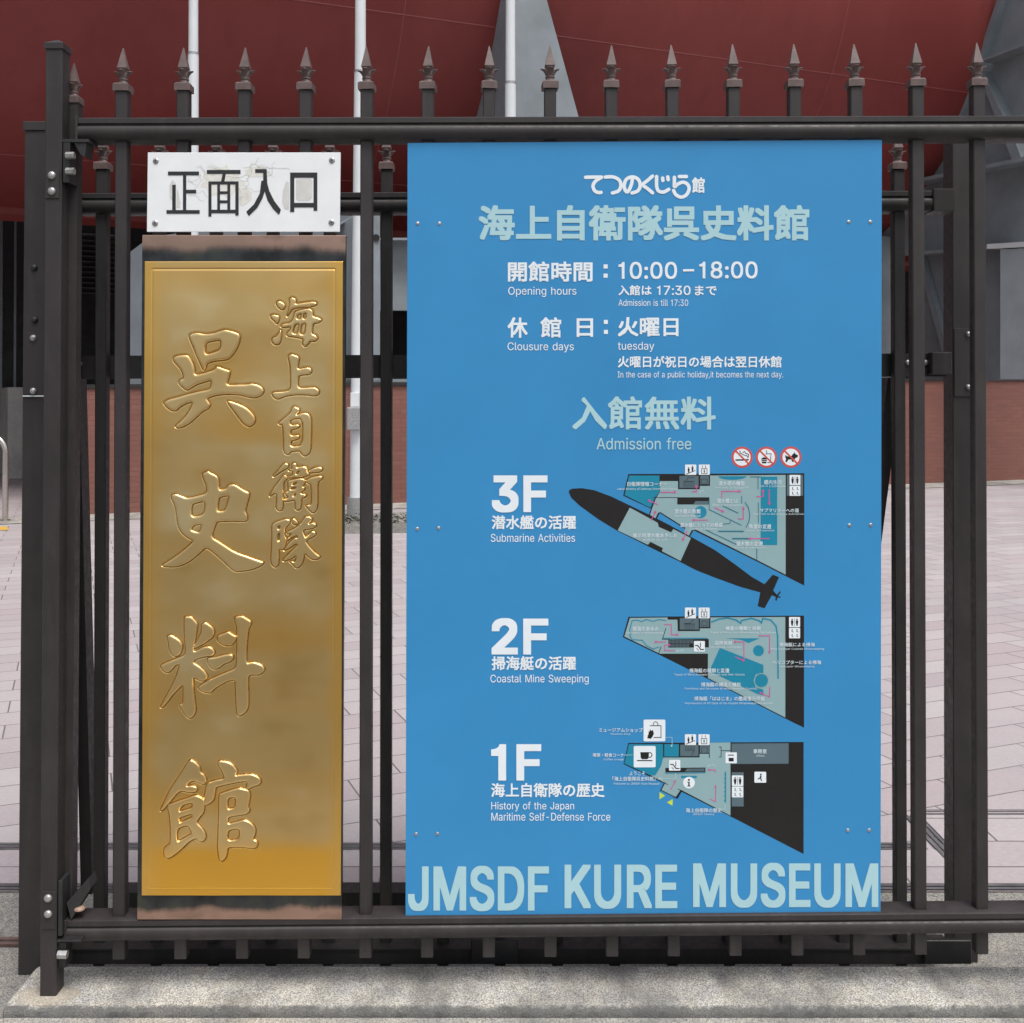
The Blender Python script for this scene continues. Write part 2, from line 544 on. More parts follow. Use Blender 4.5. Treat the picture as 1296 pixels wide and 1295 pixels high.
# ------------------------------------------------------------ brick podium wall
NW = 14.7
aL = an(PN(58, 560, NW))[0]
aR = aL + 34
mb = MB()
mb.loft([[AN(a, NW, -.1), AN(a, NW + 13, -.1), AN(a, NW + 13, zt), AN(a, NW, zt)] for a, zt in ((aL, 1.59), (aL + 15, 1.79), (aR, 1.8))])
wall = thing('brick_wall', 'low reddish brown tiled wall carrying the red hull and its cradles', 'wall', AN(aL, NW, 0))
obj('wall_face', mb, M['tiles'], wall)
mb = MB()
mb.loft([[AN(a, NW - .03, zt + .002), AN(a, NW + .35, zt + .002), AN(a, NW + .35, zt + .05), AN(a, NW - .03, zt + .05)] for a, zt in ((aL, 1.59), (aL + 15, 1.79), (aR, 1.8))])
obj('coping', mb, M['dark'], wall)
mb = MB()
mb.poly([AN(aL - 1, NW - 0.75, 0.004), AN(aR, NW - 0.75, 0.004), AN(aR, NW, 0.004), AN(aL - 1, NW, 0.004)])
tag(obj('gutter_paving', mb, M['walk']), kind='structure')
mb = MB()
mb.poly([AN(aL - 3, NW - 0.80, 0.005), AN(aR, NW - 0.80, 0.005), AN(aR, NW - .755, 0.005), AN(aL - 3, NW - .755, 0.005)])
tag(obj('gutter_drain', mb, M['drain']), kind='structure')

# ------------------------------------------------------------ grey concrete wall at far left
p1, p2 = PG(30, 604), PG(-60, 548)
d = (p2 - p1).normalized()
nn = Vector((-d.y, d.x, 0))
if nn.x > 0:
    nn = -nn
mb = MB()
t0, t1 = p1 - d * 0.3, p2 + d * 10
mb.loft([[t0, t1, t1 + nn * .3, t0 + nn * .3], [q + Vector((0, 0, 1.68)) for q in (t0, t1, t1 + nn * .3, t0 + nn * .3)]])
cw = thing('concrete_wall', 'pale grey concrete wall running back at the far left edge', 'wall', t0)
obj('wall_face', mb, M['wallc'], cw)
mb = MB()
for k in range(1, 6):
    q = t0 + d * (1.15 * k)
    mb.box(q.x - .012, q.x + .012, q.y - .012, q.y + .012, 0.01, 1.67)
obj('panel_joint', mb, M['dark'], cw)

# ------------------------------------------------------------ dark museum block behind, under and behind the hull
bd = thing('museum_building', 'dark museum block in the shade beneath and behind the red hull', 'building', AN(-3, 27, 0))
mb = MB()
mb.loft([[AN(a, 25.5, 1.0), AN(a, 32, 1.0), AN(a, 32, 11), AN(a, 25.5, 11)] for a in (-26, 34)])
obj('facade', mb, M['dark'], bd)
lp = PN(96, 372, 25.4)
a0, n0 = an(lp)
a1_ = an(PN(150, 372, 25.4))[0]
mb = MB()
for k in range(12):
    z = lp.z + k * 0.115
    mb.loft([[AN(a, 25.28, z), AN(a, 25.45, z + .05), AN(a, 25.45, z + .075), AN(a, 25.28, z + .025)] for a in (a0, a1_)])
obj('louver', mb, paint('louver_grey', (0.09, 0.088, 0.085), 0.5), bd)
for i, (x0, x1) in enumerate(((-2, 3), (17.5, 20.5))):
    mb = MB()
    q0, q1 = an(PN(x0, 400, 24))[0], an(PN(x1, 400, 24))[0]
    mb.loft([[AN(a, 24.0, z) for a in (q0, q1)] + [AN(a, 24.15, z) for a in (q1, q0)] for z in (1.6, 5.2)])
    obj('column', mb, M['grey'], bd)

# ------------------------------------------------------------ the red submarine hull on its stands
HN, HZ, HR = 19.2, 9.36, 4.95
sub = thing('submarine', 'huge dark red submarine hull filling the view above the gate', 'submarine', AN(0, HN, HZ))
mb = MB()
NSEG = 128
rings = []
for a in [-48 + 2 * i for i in range(49)]:
    rings.append([AN(a, HN + HR * math.cos(2 * math.pi * k / NSEG), HZ + HR * math.sin(2 * math.pi * k / NSEG)) for k in range(NSEG)])
mb.loft(rings)
obj('hull', mb, M['hull'], sub, smooth=True)
def seam_ring(a):
    m_ = MB()
    rr = []
    for da, dr_ in ((-.014, -.01), (-.006, .004), (.006, .004), (.014, -.01)):
        rr.append([AN(a + da, HN + (HR + dr_) * math.cos(2 * math.pi * k / NSEG), HZ + (HR + dr_) * math.sin(2 * math.pi * k / NSEG)) for k in range(NSEG)])
    m_.loft(rr, caps=False)
    return m_
def hull_a(px, py):
    r = ray(px, py)
    lo, hi = 8.0, 40.0
    # march along the ray to the first hit with the cylinder
    t = 8.0
    while t < 60:
        q = CAM + r * t
        a, n = an(q)
        if (n - HN) ** 2 + (q.z - HZ) ** 2 < HR * HR:
            return a, n, q.z
        t += 0.01
    return None
a_mid = hull_a(505, 60)[0]
for k in range(-3, 3):
    obj('weld_seam', seam_ring(a_mid + 7.5 * k), M['seam'], sub, smooth=True)
def seam_long(px, py, w=0.013, out=0.004):
    a, n, z = hull_a(px, py)
    th = math.atan2(z - HZ, n - HN)
    m_ = MB()
    pts = [(th + dth, dr_) for dth, dr_ in ((-w / HR, -.01), (-w * .4 / HR, out), (w * .4 / HR, out), (w / HR, -.01))]
    m_.loft([[AN(aa, HN + (HR + q) * math.cos(t_), HZ + (HR + q) * math.sin(t_)) for t_, q in pts] for aa in (-48, 48)], closed=False, caps=False)
    return m_
for px, py in ((700, 45), (90, 202)):
    obj('weld_seam', seam_long(px, py), M['seam'], sub, smooth=True)
# ledge added along the lower turn of the hull, sloped to catch light
mb = MB()
th0 = math.atan2(-HR * math.cos(.149), HR * math.sin(.149) - 0.0) 
thb = -math.pi / 2 - 0.10
prof = [(thb - 0.035, -.05), (thb - 0.030, .10), (thb + 0.012, .16), (thb + 0.03, -.05)]
mb.loft([[AN(a, HN + (HR + q) * math.cos(t_), HZ + (HR + q) * math.sin(t_)) for t_, q in prof] for a in (-48, 48)])
obj('hull_ledge', mb, M['hull'], sub)

# ------------------------------------------------------------ grey steel cradles
def plate_px(mb, pts, proj, off):
    """plate traced on a plane of its own; off = thickness vector"""
    ring = [proj(x, y) for x, y in pts]
    mb.loft([ring, [q + off for q in ring]])
NC = 14.45
cr = thing('cradle', 'grey steel saddle standing between two hull sections behind the blue sign', 'stand', PN(640, 480, NC))
mb = MB()
plate_px(mb, [(641, -80), (672, -80), (692, 0), (732, 147), (768, 275), (641, 275)], lambda x, y: PN(x, y, NC), DN * .06)
obj('front_plate', mb, M['grey'], cr)
a_s = an(PN(641, 147, NC))[0]
mb = MB()
curve = [(633, -80), (615, 0), (600, 68), (580, 147), (556, 205), (528, 250), (500, 275)]
plate_px(mb, [(640, -80)] + curve + [(640, 275)], lambda x, y: PA(x, y, a_s), DA * .05)
obj('side_plate', mb, M['grey'], cr)
mb = MB()
rings = []
for (x, y) in curve:
    q0 = PA(x, y, a_s)
    q1 = PA(x + 7, y, a_s)
    rings.append([q0 - DA * .13, q0 + DA * .1, q1 + DA * .1, q1 - DA * .13])
mb.loft(rings)
obj('flange', mb, paint('cradle_edge_paint', (0.12, 0.15, 0.16), 0.5), cr)
# base girder under the cradles
mb = MB()
plate_px(mb, [(150, 330), (190, 300), (430, 268), (447, 275), (447, 487), (150, 489)], lambda x, y: PN(x, y, NC + .9), DN * .2)
obj('base_web', mb, paint('cradle_base_paint', (0.13, 0.15, 0.17), 0.5, 0.15, 1.5), cr)
mb = MB()
plate_px(mb, [(470, 271), (481, 271), (481, 484), (470, 484)], lambda x, y: PN(x, y, NC + .3), DN * .9)
plate_px(mb, [(425, 285), (447, 272), (447, 275), (425, 288)], lambda x, y: PN(x, y, NC + .4), DN * .9)
obj('rib', mb, M['grey'], cr)
mb = MB()
plate_px(mb, [(481, 304), (900, 304), (900, 393), (481, 393)], lambda x, y: PN(x, y, NC + .8), DN * .1)
plate_px(mb, [(481, 301), (900, 301), (900, 304), (481, 304)], lambda x, y: PN(x, y, NC + .5), DN * .5)
plate_px(mb, [(452, 480), (900, 478), (900, 484), (452, 487)], lambda x, y: PN(x, y, NC + .3), DN * .6)
obj('base_panel', mb, M['grey'], cr)
hole = PN(486, 301, NC + .28)
mb = MB()
mb.tube(PN(476, 301, NC + .27), PN(476, 301, NC + .33), .05, 20)
obj('lifting_eye', mb, M['dark'], cr)

h = hull_a(1226, 138)
a_r = h[0]
# the right cradle: its cross-section faces us
def hull_edge(z):
    return HN - math.sqrt(max(0, HR ** 2 - (HZ - z) ** 2)) if z > HZ - HR else HN
cr2 = thing('cradle', 'grey steel saddle with gusset plates at the right edge of the photo', 'stand', PA(1240, 480, a_r))
mb = MB()
cpts = [(1300, -90), (1274, 0), (1248, 75), (1226, 138), (1200, 180), (1170, 218), (1130, 252), (1118, 262)]
plate_px(mb, cpts + [(1118, 318), (1165, 322), (1165, 482), (1420, 482), (1420, -90)], lambda x, y: PA(x, y, a_r), DA * .06)
obj('side_plate', mb, M['grey'], cr2)
mb = MB()
rings = []
for (x, y) in cpts:
    q0, q1 = PA(x - 3, y, a_r), PA(x + 3, y, a_r)
    rings.append([q0 - DA * .16, q0 + DA * .12, q1 + DA * .12, q1 - DA * .16])
mb.loft(rings)
obj('flange', mb, M['grey'], cr2)
for pts, dep in ((((1258, 78), (1330, 50), (1330, 54), (1258, 81)), .30), (((1160, 233), (1330, 199), (1330, 204), (1160, 237)), .42), (((1168, 321), (1330, 309), (1330, 313), (1168, 325)), .42)):
    mb = MB()
    plate_px(mb, pts, lambda x, y: PA(x, y, a_r), -DA * dep)
    obj('shelf_plate', mb, M['grey'], cr2)
mb = MB()
plate_px(mb, [(1249, 92), (1254, 90), (1296, 178), (1306, 205), (1294, 207), (1272, 150)], lambda x, y: PA(x, y, a_r), -DA * .22)
obj('gusset', mb, M['grey'], cr2)
mb = MB()
plate_px(mb, [(1166, 325), (1173, 325), (1215, 480), (1208, 480)], lambda x, y: PA(x, y, a_r - .02), -DA * .12)
plate_px(mb, [(1118, 300), (1130, 300), (1130, 480), (1118, 480)], lambda x, y: PA(x, y, a_r - .02), -DA * .5)
obj('stiffener', mb, M['grey'], cr2)
mb = MB()
ringq = [PA(x, y, a_r - .45) for x, y in ((1266, 316), (1330, 312), (1330, 480), (1266, 480))]
mb.loft([ringq, [q + DA * .44 for q in ringq]])
obj('support_column', mb, paint('pale_column_paint', (0.36, 0.42, 0.45), 0.5, 0.15, 1.5), cr2)
mb = MB()
plate_px(mb, [(1249, 309), (1330, 304), (1330, 311), (1249, 315)], lambda x, y: PA(x, y, a_r - .5), DA * .5)
obj('column_cap', mb, M['pole'], cr2)

# ------------------------------------------------------------ flagpoles, planting bed, bollard rail
YP = 10.0
for i, (x0, x1, rpx, lab, yj) in enumerate(((243.5, 243.5, 6.6, 'white flagpole leftmost, rising behind the white entrance sign', 68),
                                       (455.5, 450.5, 7.6, 'white flagpole with grey junction box, in the gap between brass plaque and blue sign', 91),
                                       (646.0, 646.0, 6.8, 'white flagpole rising above the blue sign beside the grey saddle', 105))):
    s = F / (YP - CAM.y)
    base = P(x1, 505, YP)
    X = base.x
    t = thing('flagpole', lab, 'flagpole', (X, YP, 0), 'white flagpoles in front of the hull')
    zj = P(x0, yj, YP).z
    r_ = rpx / s
    tilt = (x0 - x1) / s
    mb = MB()
    mb.tube((X, YP, 0.05), (X + tilt, YP, zj), r_ * 1.06, 24, r_ * 1.02)
    mb.tube((X + tilt, YP, zj), (X + tilt * 1.1, YP, 11.5), r_ * .93, 24, r_ * .6)
    obj('pole', mb, M['pole'], t, smooth=True)
    mb = MB()
    mb.tube((X + tilt, YP, zj - .012), (X + tilt, YP, zj + .012), r_ * 1.08, 24)
    obj('joint_ring', mb, M['zinc'], t, smooth=True)
    mb = MB()
    mb.tube((X, YP, 0.0), (X, YP, 0.32), r_ * 1.5, 24)
    obj('base_sleeve', mb, M['zinc'], t, smooth=True)
    if i == 1:
        c = P(449, 530, YP - .12)
        mb = MB()
        mb.box(c.x - .09, c.x + .08, c.y - .06, c.y + .05, c.z - .13, c.z + .13, .015)
        obj('junction_box', mb, M['zinc'], t)
        mb = MB()
        mb.box(c.x - .05, c.x + .05, c.y - .03, c.y + .1, c.z + .135, c.z + .3, .01)
        obj('cable_cover', mb, M['pole'], t)
q0, q1 = PG(290, 677), PG(800, 660)
mb = MB()
pb = [PG(290, 678), PG(800, 671), PG(800, 655), PG(290, 662)]
mb.loft([[q + Vector((0, 0, z)) for q in pb] for z in (0.0, 0.10)])
fb = thing('planting_bed', 'low stone edged bed of dark ground cover round the middle flagpole', 'planter', pb[0])
obj('stone_edge', mb, M['strip'], fb)
mb = MB()
rb = random.Random(5)
for k in range(2600):
    u, v = rb.random(), rb.random() ** 1.6 * .45
    q = pb[0].lerp(pb[1], u).lerp(pb[3].lerp(pb[2], u), v + .02)
    z = .10 + rb.random() * .06
    e = Vector((rb.uniform(-1, 1), rb.uniform(-1, 1), rb.uniform(-.4, .8))) * .045
    g = Vector((rb.uniform(-1, 1), rb.uniform(-1, 1), rb.uniform(-.2, .6))) * .03
    mb.poly([q + Vector((0, 0, z)), q + Vector((0, 0, z)) + e, q + Vector((0, 0, z)) + g])
tag(obj('ground_cover', mb, paint('dark_leaf', (0.045, 0.05, 0.035), 0.7, 0.4, 20), fb), kind='stuff')

b0 = PG(6.5, 660)
s = F / (b0.y - CAM.y)
X0, X1 = b0.x, b0.x - 0.62
zt = P(0, 552, b0.y).z
pts = [(X0, b0.y, 0)]
pts += [(X0, b0.y, zt - .18)]
for k in range(1, 9):
    an_ = math.pi / 2 * k / 8
    pts.append((X0 - .18 * (1 - math.cos(an_)), b0.y, zt - .18 + .18 * math.sin(an_)))
for k in range(0, 9):
    an_ = math.pi / 2 * k / 8
    pts.append((X1 + .18 * (1 - math.sin(an_)), b0.y, zt - .18 + .18 * math.cos(an_)))
pts.append((X1, b0.y, 0))
rail = thing('barrier_rail', 'polished stainless steel hoop barrier at the far left edge', 'barrier', (X0, b0.y, 0))
mb = MB()
mb.path(pts, .034, 18)
obj('hoop', mb, M['steel'], rail, smooth=True)
for X in (X0, X1):
    mb = MB()
    mb.tube((X, b0.y, 0.004), (X, b0.y, .02), .06, 20)
    obj('foot_plate', mb, M['steel'], rail, smooth=True)
mb = MB()
t_ = [PG(-60, 668), PG(9, 667), PG(11, 671.5), PG(-60, 672.5)]
mb.poly([q + Vector((0, 0, .006)) for q in t_])
tag(obj('tactile_paving', mb, M['tactile']), kind='structure')
# ------------------------------------------------------------ gates
BW = 0.0292
def finial_mesh(r_block=0.0190, s=1.0):
    """square cap, ring, flared leaf collar and pyramid spear, base at z = 0"""
    mb = MB()
    b = r_block
    mb.loft([[(-b, -b, 0), (b, -b, 0), (b, b, 0), (-b, b, 0)], [(-b, -b, .016), (b, -b, .016), (b, b, .016), (-b, b, .016)],
             [(-b * .8, -b * .8, .0195), (b * .8, -b * .8, .0195), (b * .8, b * .8, .0195), (-b * .8, b * .8, .0195)]])
    n = 32
    def ring(r, z, sq=0.0, petal=0.0, zp=0.0):
        out = []
        for k in range(n):
            th = 2 * math.pi * k / n
            c, s_ = math.cos(th), math.sin(th)
            m_ = max(abs(c), abs(s_))
            rr = r * ((1 - sq) + sq / m_)
            pp = abs(math.cos(2 * th)) ** 1.2
            rr += petal * pp
            out.append((rr * c, rr * s_, z + zp * pp))
        return out
    prof = [(.0120, .0194, .6), (.0105, .0225, .3), (.0102, .0265, 0), (.0118, .0285, 0), (.0118, .0305, 0), (.0104, .0320, 0),
            (.0108, .0355, .2)]
    rings = [ring(*p) for p in prof]
    rings += [ring(.0112, .0400, .2, .0026, .001), ring(.0108, .0440, .2, .0080, .0030), ring(.0106, .0458, .2, .0130, .0038), ring(.0100, .0464, .2, .0132, .0042),
              ring(.0098, .0450, .2, .002, .001), ring(.0085, .0445, .5), ring(.0088, .0500, .9)]
    mb.loft(rings)
    q, d = .0118, .0080
    mb.loft([[(-d, -d, .0495), (d, -d, .0495), (d, d, .0495), (-d, d, .0495)],
             [(-q, -q, .0575), (q, -q, .0575), (q, q, .0575), (-q, q, .0575)],
             [(-.0012, -.0012, .108), (.0012, -.0012, .108), (.0012, .0012, .108), (-.0012, .0012, .108)]])
    return mb
FIN = finial_mesh()
def bar_mesh(w, dpt, z0, z1):
    return MB().box(-w / 2, w / 2, -dpt / 2, dpt / 2, z0, z1, 0.0022)
def rail_prof(sc=1.0, y=0.0, z=0.0):
    p = [(-.026, .0268), (-.031, .0240), (-.031, .0125), (-.0255, .0105), (-.0255, .0075), (-.031, .0050), (-.0335, .0005), (-.0345, -.0070),
         (-.0330, -.0150), (-.0290, -.0215), (-.022, -.0268), (.031, -.0268), (.031, .0268)]
    return [(y + a * sc, z + b * sc) for a, b in p]
def rail(name, pa, pb, m, parent, sc=1.0):
    """moulded rail from pa to pb (centres)"""
    mb = MB()
    N = 24
    rings = []
    for k in range(N + 1):
        q = Vector(pa).lerp(Vector(pb), k / N)
        rings.append([(q.x, y, z) for y, z in rail_prof(sc, q.y, q.z)])
    mb.loft(rings)
    return obj(name, mb, m, parent, smooth=True)
def pxz(px, py, Y):
    q = P(px, py, Y)
    return q.x, q.z

# --- front leaf
YB = 0.0205                                # baluster centres
gate = thing('gate', 'front leaf of the dark bronze spear top gate carrying the three signs', 'gate', (P(90, 1150, YB).x, YB, 0.045))
SH = 0.0052                                # the leaf hangs a little askew, higher on the right
xa, za = pxz(98, 162.5, -0.011)
xb = P(1460, 160, -0.011).x
rail('top_rail', (xa, YB, za), (xb, YB, za + 0.0022 * (xb - xa)), M['bar'], gate)
xa2, za2 = pxz(84, 1179.5, -0.011)
xb2 = P(1460, 1160, -0.011).x
rail('bottom_rail', (xa2, YB, za2), (xb2, YB, za2 + 0.0085 * (xb2 - xa2)), M['bar'], gate)
for (x, z, nm) in ((xa, za, 0), (xa2, za2, 1)):
    mb = MB()
    mb.box(x - .006, x + .001, YB - .036, YB + .033, z - .029, z + .029, .002)
    obj('rail_cap', mb, M['bar'], gate)
first = None
nb = 15
for i in range(nb + 1):
    top = P(155 + 77.36 * i, 61 - 0.43 * i, YB)
    bot = P(150.6 + 77.95 * i, 1215 - 0.47 * i, YB - .015)
    X = (top.x + bot.x) / 2
    zb = bot.z
    zc = top.z - 0.108
    if first is None:
        o = obj('baluster', bar_mesh(BW, BW, 0, zc - zb), M['bar'], gate, loc=(0, 0, 0))
        o.location = Vector((X, YB, zb)) - gate.location
        f = obj('finial', FIN, M['finial'], None)
        f.parent = o
        f.location = (0, 0, zc - zb)
        first = (o, f)
    else:
        o = first[0].copy()
        COL.objects.link(o)
        o.location = Vector((X, YB, zb)) - gate.location
        f = first[1].copy()
        COL.objects.link(f)
        f.parent = o
        f.rotation_euler = (R(random.uniform(-1.2, 1.2)), R(random.uniform(-1.2, 1.2)), R(random.uniform(-5, 5)))
# hinge stile with its own small spear
tx, bx = P(93.8, 130, 0.03), P(86.5, 1150, 0.03)
mb = MB()
hw = .0152
mb.loft([[(q.x - hw, .03 - hw, z), (q.x + hw, .03 - hw, z), (q.x + hw, .03 + hw, z), (q.x - hw, .03 + hw, z)] for q, z in ((bx, P(86, 1185, .03).z), (tx, tx.z))])
stile = obj('stile', mb, M['bar'], gate, loc=(tx.x, .03, tx.z))
f = first[1].copy()
COL.objects.link(f)
f.parent = stile
f.location = (0, 0, -0.004)
f.scale = (0.93, 0.93, 0.93)
# hinge hardware
mb = MB()
c = P(96, 179, -.02)
mb.box(c.x - .03, c.x + .034, -.028, .03, c.z - .004, c.z + .004, .001)
q = P(102, 190, -.02)
mb.loft([[(q.x - .014, y, q.z + .016), (q.x + .016, y, q.z + .016), (q.x + .012, y, q.z - .017), (q.x + .002, y, q.z - .012)] for y in (-.024, .02)])
q = P(86, 205, -.025)
mb.box(q.x - .010, q.x + .006, -.03, .02, q.z - .05, q.z + .045, .001)
hg = obj('hinge', mb, M['black'], gate)
for px, py in ((88, 197), (88, 217)):
    mb = MB()
    q = P(px, py, -.034)
    mb.tube((q.x - .008, -.034, q.z), (q.x + .012, -.034, q.z), .0085, 6)
    obj('hinge_bolt', mb, M['zinc'], hg)
mb = MB()
q = P(82, 1150, -.02)
mb.box(q.x - .012, q.x - .002, -.03, .03, q.z - .06, q.z + .07, .001)
mb.loft([[(q.x + .001, y, q.z + .01), (q.x + .045, y + .02, q.z + .06), (q.x + .05, y + .02, q.z + .035), (q.x + .012, y, q.z - .03)] for y in (-.012, .03)])
q = P(90, 1190, -.03)
mb.box(q.x - .032, q.x + .026, -.034, .02, q.z - .003, q.z + .002, .001)
q = P(78, 1205, -.025)
mb.box(q.x - .012, q.x + .008, -.02, .02, q.z - .04, q.z + .02, .002)
hg2 = obj('hinge', mb, M['black'], gate)
mb = MB()
q = P(79, 1208, -.03)
mb.tube((q.x - .01, -.03, q.z), (q.x + .012, -.03, q.z), .010, 6)
obj('hinge_bolt', mb, M['zinc'], hg2)
mb = MB()
q = P(98, 1154, -.012)
mb.dome((q.x, .0, q.z), .013, .008, (0, 0, 1))
obj('hinge_cap', mb, paint('brown_plastic', (0.30, 0.20, 0.15), 0.5), hg2, smooth=True)

# --- rear sliding leaf
YR = 0.222
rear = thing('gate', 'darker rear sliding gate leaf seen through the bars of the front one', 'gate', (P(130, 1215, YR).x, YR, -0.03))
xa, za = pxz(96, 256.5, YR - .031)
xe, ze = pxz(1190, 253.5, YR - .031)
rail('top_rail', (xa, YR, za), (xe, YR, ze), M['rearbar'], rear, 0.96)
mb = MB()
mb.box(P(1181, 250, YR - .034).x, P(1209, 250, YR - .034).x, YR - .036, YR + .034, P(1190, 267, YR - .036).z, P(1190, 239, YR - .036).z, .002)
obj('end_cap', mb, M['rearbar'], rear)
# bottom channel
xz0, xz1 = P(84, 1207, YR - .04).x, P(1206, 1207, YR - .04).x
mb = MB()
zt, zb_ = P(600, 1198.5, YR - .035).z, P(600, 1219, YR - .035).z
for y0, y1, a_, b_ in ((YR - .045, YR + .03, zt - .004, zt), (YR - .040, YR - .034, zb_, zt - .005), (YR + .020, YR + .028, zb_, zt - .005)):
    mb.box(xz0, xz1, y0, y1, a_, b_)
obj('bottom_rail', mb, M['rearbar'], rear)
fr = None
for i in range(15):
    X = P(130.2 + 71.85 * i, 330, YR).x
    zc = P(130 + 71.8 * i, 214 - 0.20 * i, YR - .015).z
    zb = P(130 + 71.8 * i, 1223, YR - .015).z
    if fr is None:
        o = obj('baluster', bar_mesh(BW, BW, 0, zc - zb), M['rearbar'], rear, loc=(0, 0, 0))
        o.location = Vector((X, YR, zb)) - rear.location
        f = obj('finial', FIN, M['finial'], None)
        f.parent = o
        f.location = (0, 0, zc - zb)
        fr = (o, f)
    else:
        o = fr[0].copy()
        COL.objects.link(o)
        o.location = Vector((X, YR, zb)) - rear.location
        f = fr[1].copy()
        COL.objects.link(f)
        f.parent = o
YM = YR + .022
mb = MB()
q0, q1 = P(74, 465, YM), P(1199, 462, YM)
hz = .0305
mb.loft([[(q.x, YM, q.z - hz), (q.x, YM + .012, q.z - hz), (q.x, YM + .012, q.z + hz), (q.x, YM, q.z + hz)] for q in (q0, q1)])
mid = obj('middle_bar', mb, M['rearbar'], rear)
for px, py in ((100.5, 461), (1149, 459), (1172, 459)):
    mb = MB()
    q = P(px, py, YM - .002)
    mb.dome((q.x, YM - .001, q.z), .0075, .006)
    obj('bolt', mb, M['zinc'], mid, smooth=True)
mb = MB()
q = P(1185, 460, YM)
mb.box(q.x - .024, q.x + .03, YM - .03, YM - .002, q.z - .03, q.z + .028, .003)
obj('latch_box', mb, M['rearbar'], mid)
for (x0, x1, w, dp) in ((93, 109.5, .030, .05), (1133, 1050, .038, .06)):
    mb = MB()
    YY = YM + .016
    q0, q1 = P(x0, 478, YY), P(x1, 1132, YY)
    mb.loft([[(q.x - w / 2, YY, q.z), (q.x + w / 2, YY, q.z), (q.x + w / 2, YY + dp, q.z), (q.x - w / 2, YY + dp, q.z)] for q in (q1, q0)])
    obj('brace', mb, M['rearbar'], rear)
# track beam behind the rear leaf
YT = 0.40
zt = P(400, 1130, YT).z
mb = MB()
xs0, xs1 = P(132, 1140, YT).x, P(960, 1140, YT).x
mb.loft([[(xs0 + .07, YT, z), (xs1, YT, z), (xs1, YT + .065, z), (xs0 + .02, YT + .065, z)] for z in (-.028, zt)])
obj('track_beam', mb, M['rearbar'], rear)
for px in (626, 1200):
    mb = MB()
    q = P(px, 1205, YR - .06)
    mb.box(q.x - .06, q.x + .06, YR - .062, YR - .047, P(px, 1220, YR - .06).z, P(px, 1190, YR - .06).z, .003)
    obj('roller_box', mb, M['black'], rear)

# ------------------------------------------------------------ posts
def post(name, label, tl, tr, bl, br_, ytop, ybot, Y, dpt, m, cap, ov):
    """leaning square post between photo edges, front face at Y"""
    a0, a1 = P(tl, ytop, Y), P(tr, ytop, Y)
    b0_, b1 = P(bl, ybot, Y), P(br_, ybot, Y)
    b0_.z = min(b0_.z, 0.044) if Y < .2 else -.03
    t = thing(name, label, 'post', ((b0_.x + b1.x) / 2, Y, b0_.z))
    mb = MB()
    bv = .002
    def ring(x0, x1, z):
        return [(x0 + bv, Y, z), (x1 - bv, Y, z), (x1, Y + bv, z), (x1, Y + dpt - bv, z), (x1 - bv, Y + dpt, z), (x0 + bv, Y + dpt, z), (x0, Y + dpt - bv, z), (x0, Y + bv, z)]
    mb.loft([ring(b0_.x, b1.x, b0_.z), ring(a0.x, a1.x, a0.z)])
    obj('shaft', mb, m, t)
    return t, a0, a1
hp, a0, a1 = post('gate_post', 'slim square gate post with pyramid cap on the kerb in front', 57.6, 79.0, 50.2, 71.0, 61, 1259, -.030, .046, M['bar'], 'p', 0)
mb = MB()
o_ = .003
x0, x1, y0, y1, z = a0.x - o_, a1.x + o_, -.030 - o_, .016 + o_, a0.z
cx, cy = (x0 + x1) / 2, (y0 + y1) / 2
mb.loft([[(x0, y0, z - .002), (x1, y0, z - .002), (x1, y1, z - .002), (x0, y1, z - .002)],
         [(x0, y0, z + .013), (x1, y0, z + .013), (x1, y1, z + .013), (x0, y1, z + .013)],
         [(cx - .003, cy - .003, z + .026), (cx + .003, cy - .003, z + .026), (cx + .003, cy + .003, z + .026), (cx - .003, cy + .003, z + .026)]])
obj('cap', mb, M['bar'], hp, bevel=.001)
for (cxp, cyp, x0, y0, x1, y1) in ((65.5, 232, 57, 215, 74.5, 251), (60.8, 1147, 51.5, 1128, 70.5, 1176)):
    mb = MB()
    q0, q1 = P(x0, y1, -.033), P(x1, y0, -.033)
    mb.box(q0.x, q1.x, -.033, -.0305, q0.z, q1.z, .001)
    pl = obj('hinge_plate', mb, M['bar'], hp)
    for dy in (-10, 10):
        mb = MB()
        q = P(cxp, cyp + dy, -.034)
        mb.dome((q.x, -.033, q.z), .0095, .007)
        obj('bolt', mb, M['zinc'], pl, smooth=True)
# mortar collar at its foot
mb = MB()
pc = P(61, 1252, -.02)
cx, cy = pc.x, -.022
rm = random.Random(4)
out = [(.074 * (1 + .09 * math.sin(3 * k * .26 + 1) + rm.uniform(-.03, .03)) * math.cos(2 * math.pi * k / 40), .046 * (1 + .08 * math.sin(2 * k * .3) + rm.uniform(-.03, .03)) * math.sin(2 * math.pi * k / 40)) for k in range(40)]
mb.loft([[(cx + x, cy + y, .040) for x, y in out], [(cx + x, cy + y, .0462) for x, y in out], [(cx + x * .93, cy + y * .93, .0478) for x, y in out]])
obj('mortar_collar', mb, M['mortar'], hp, smooth=True)

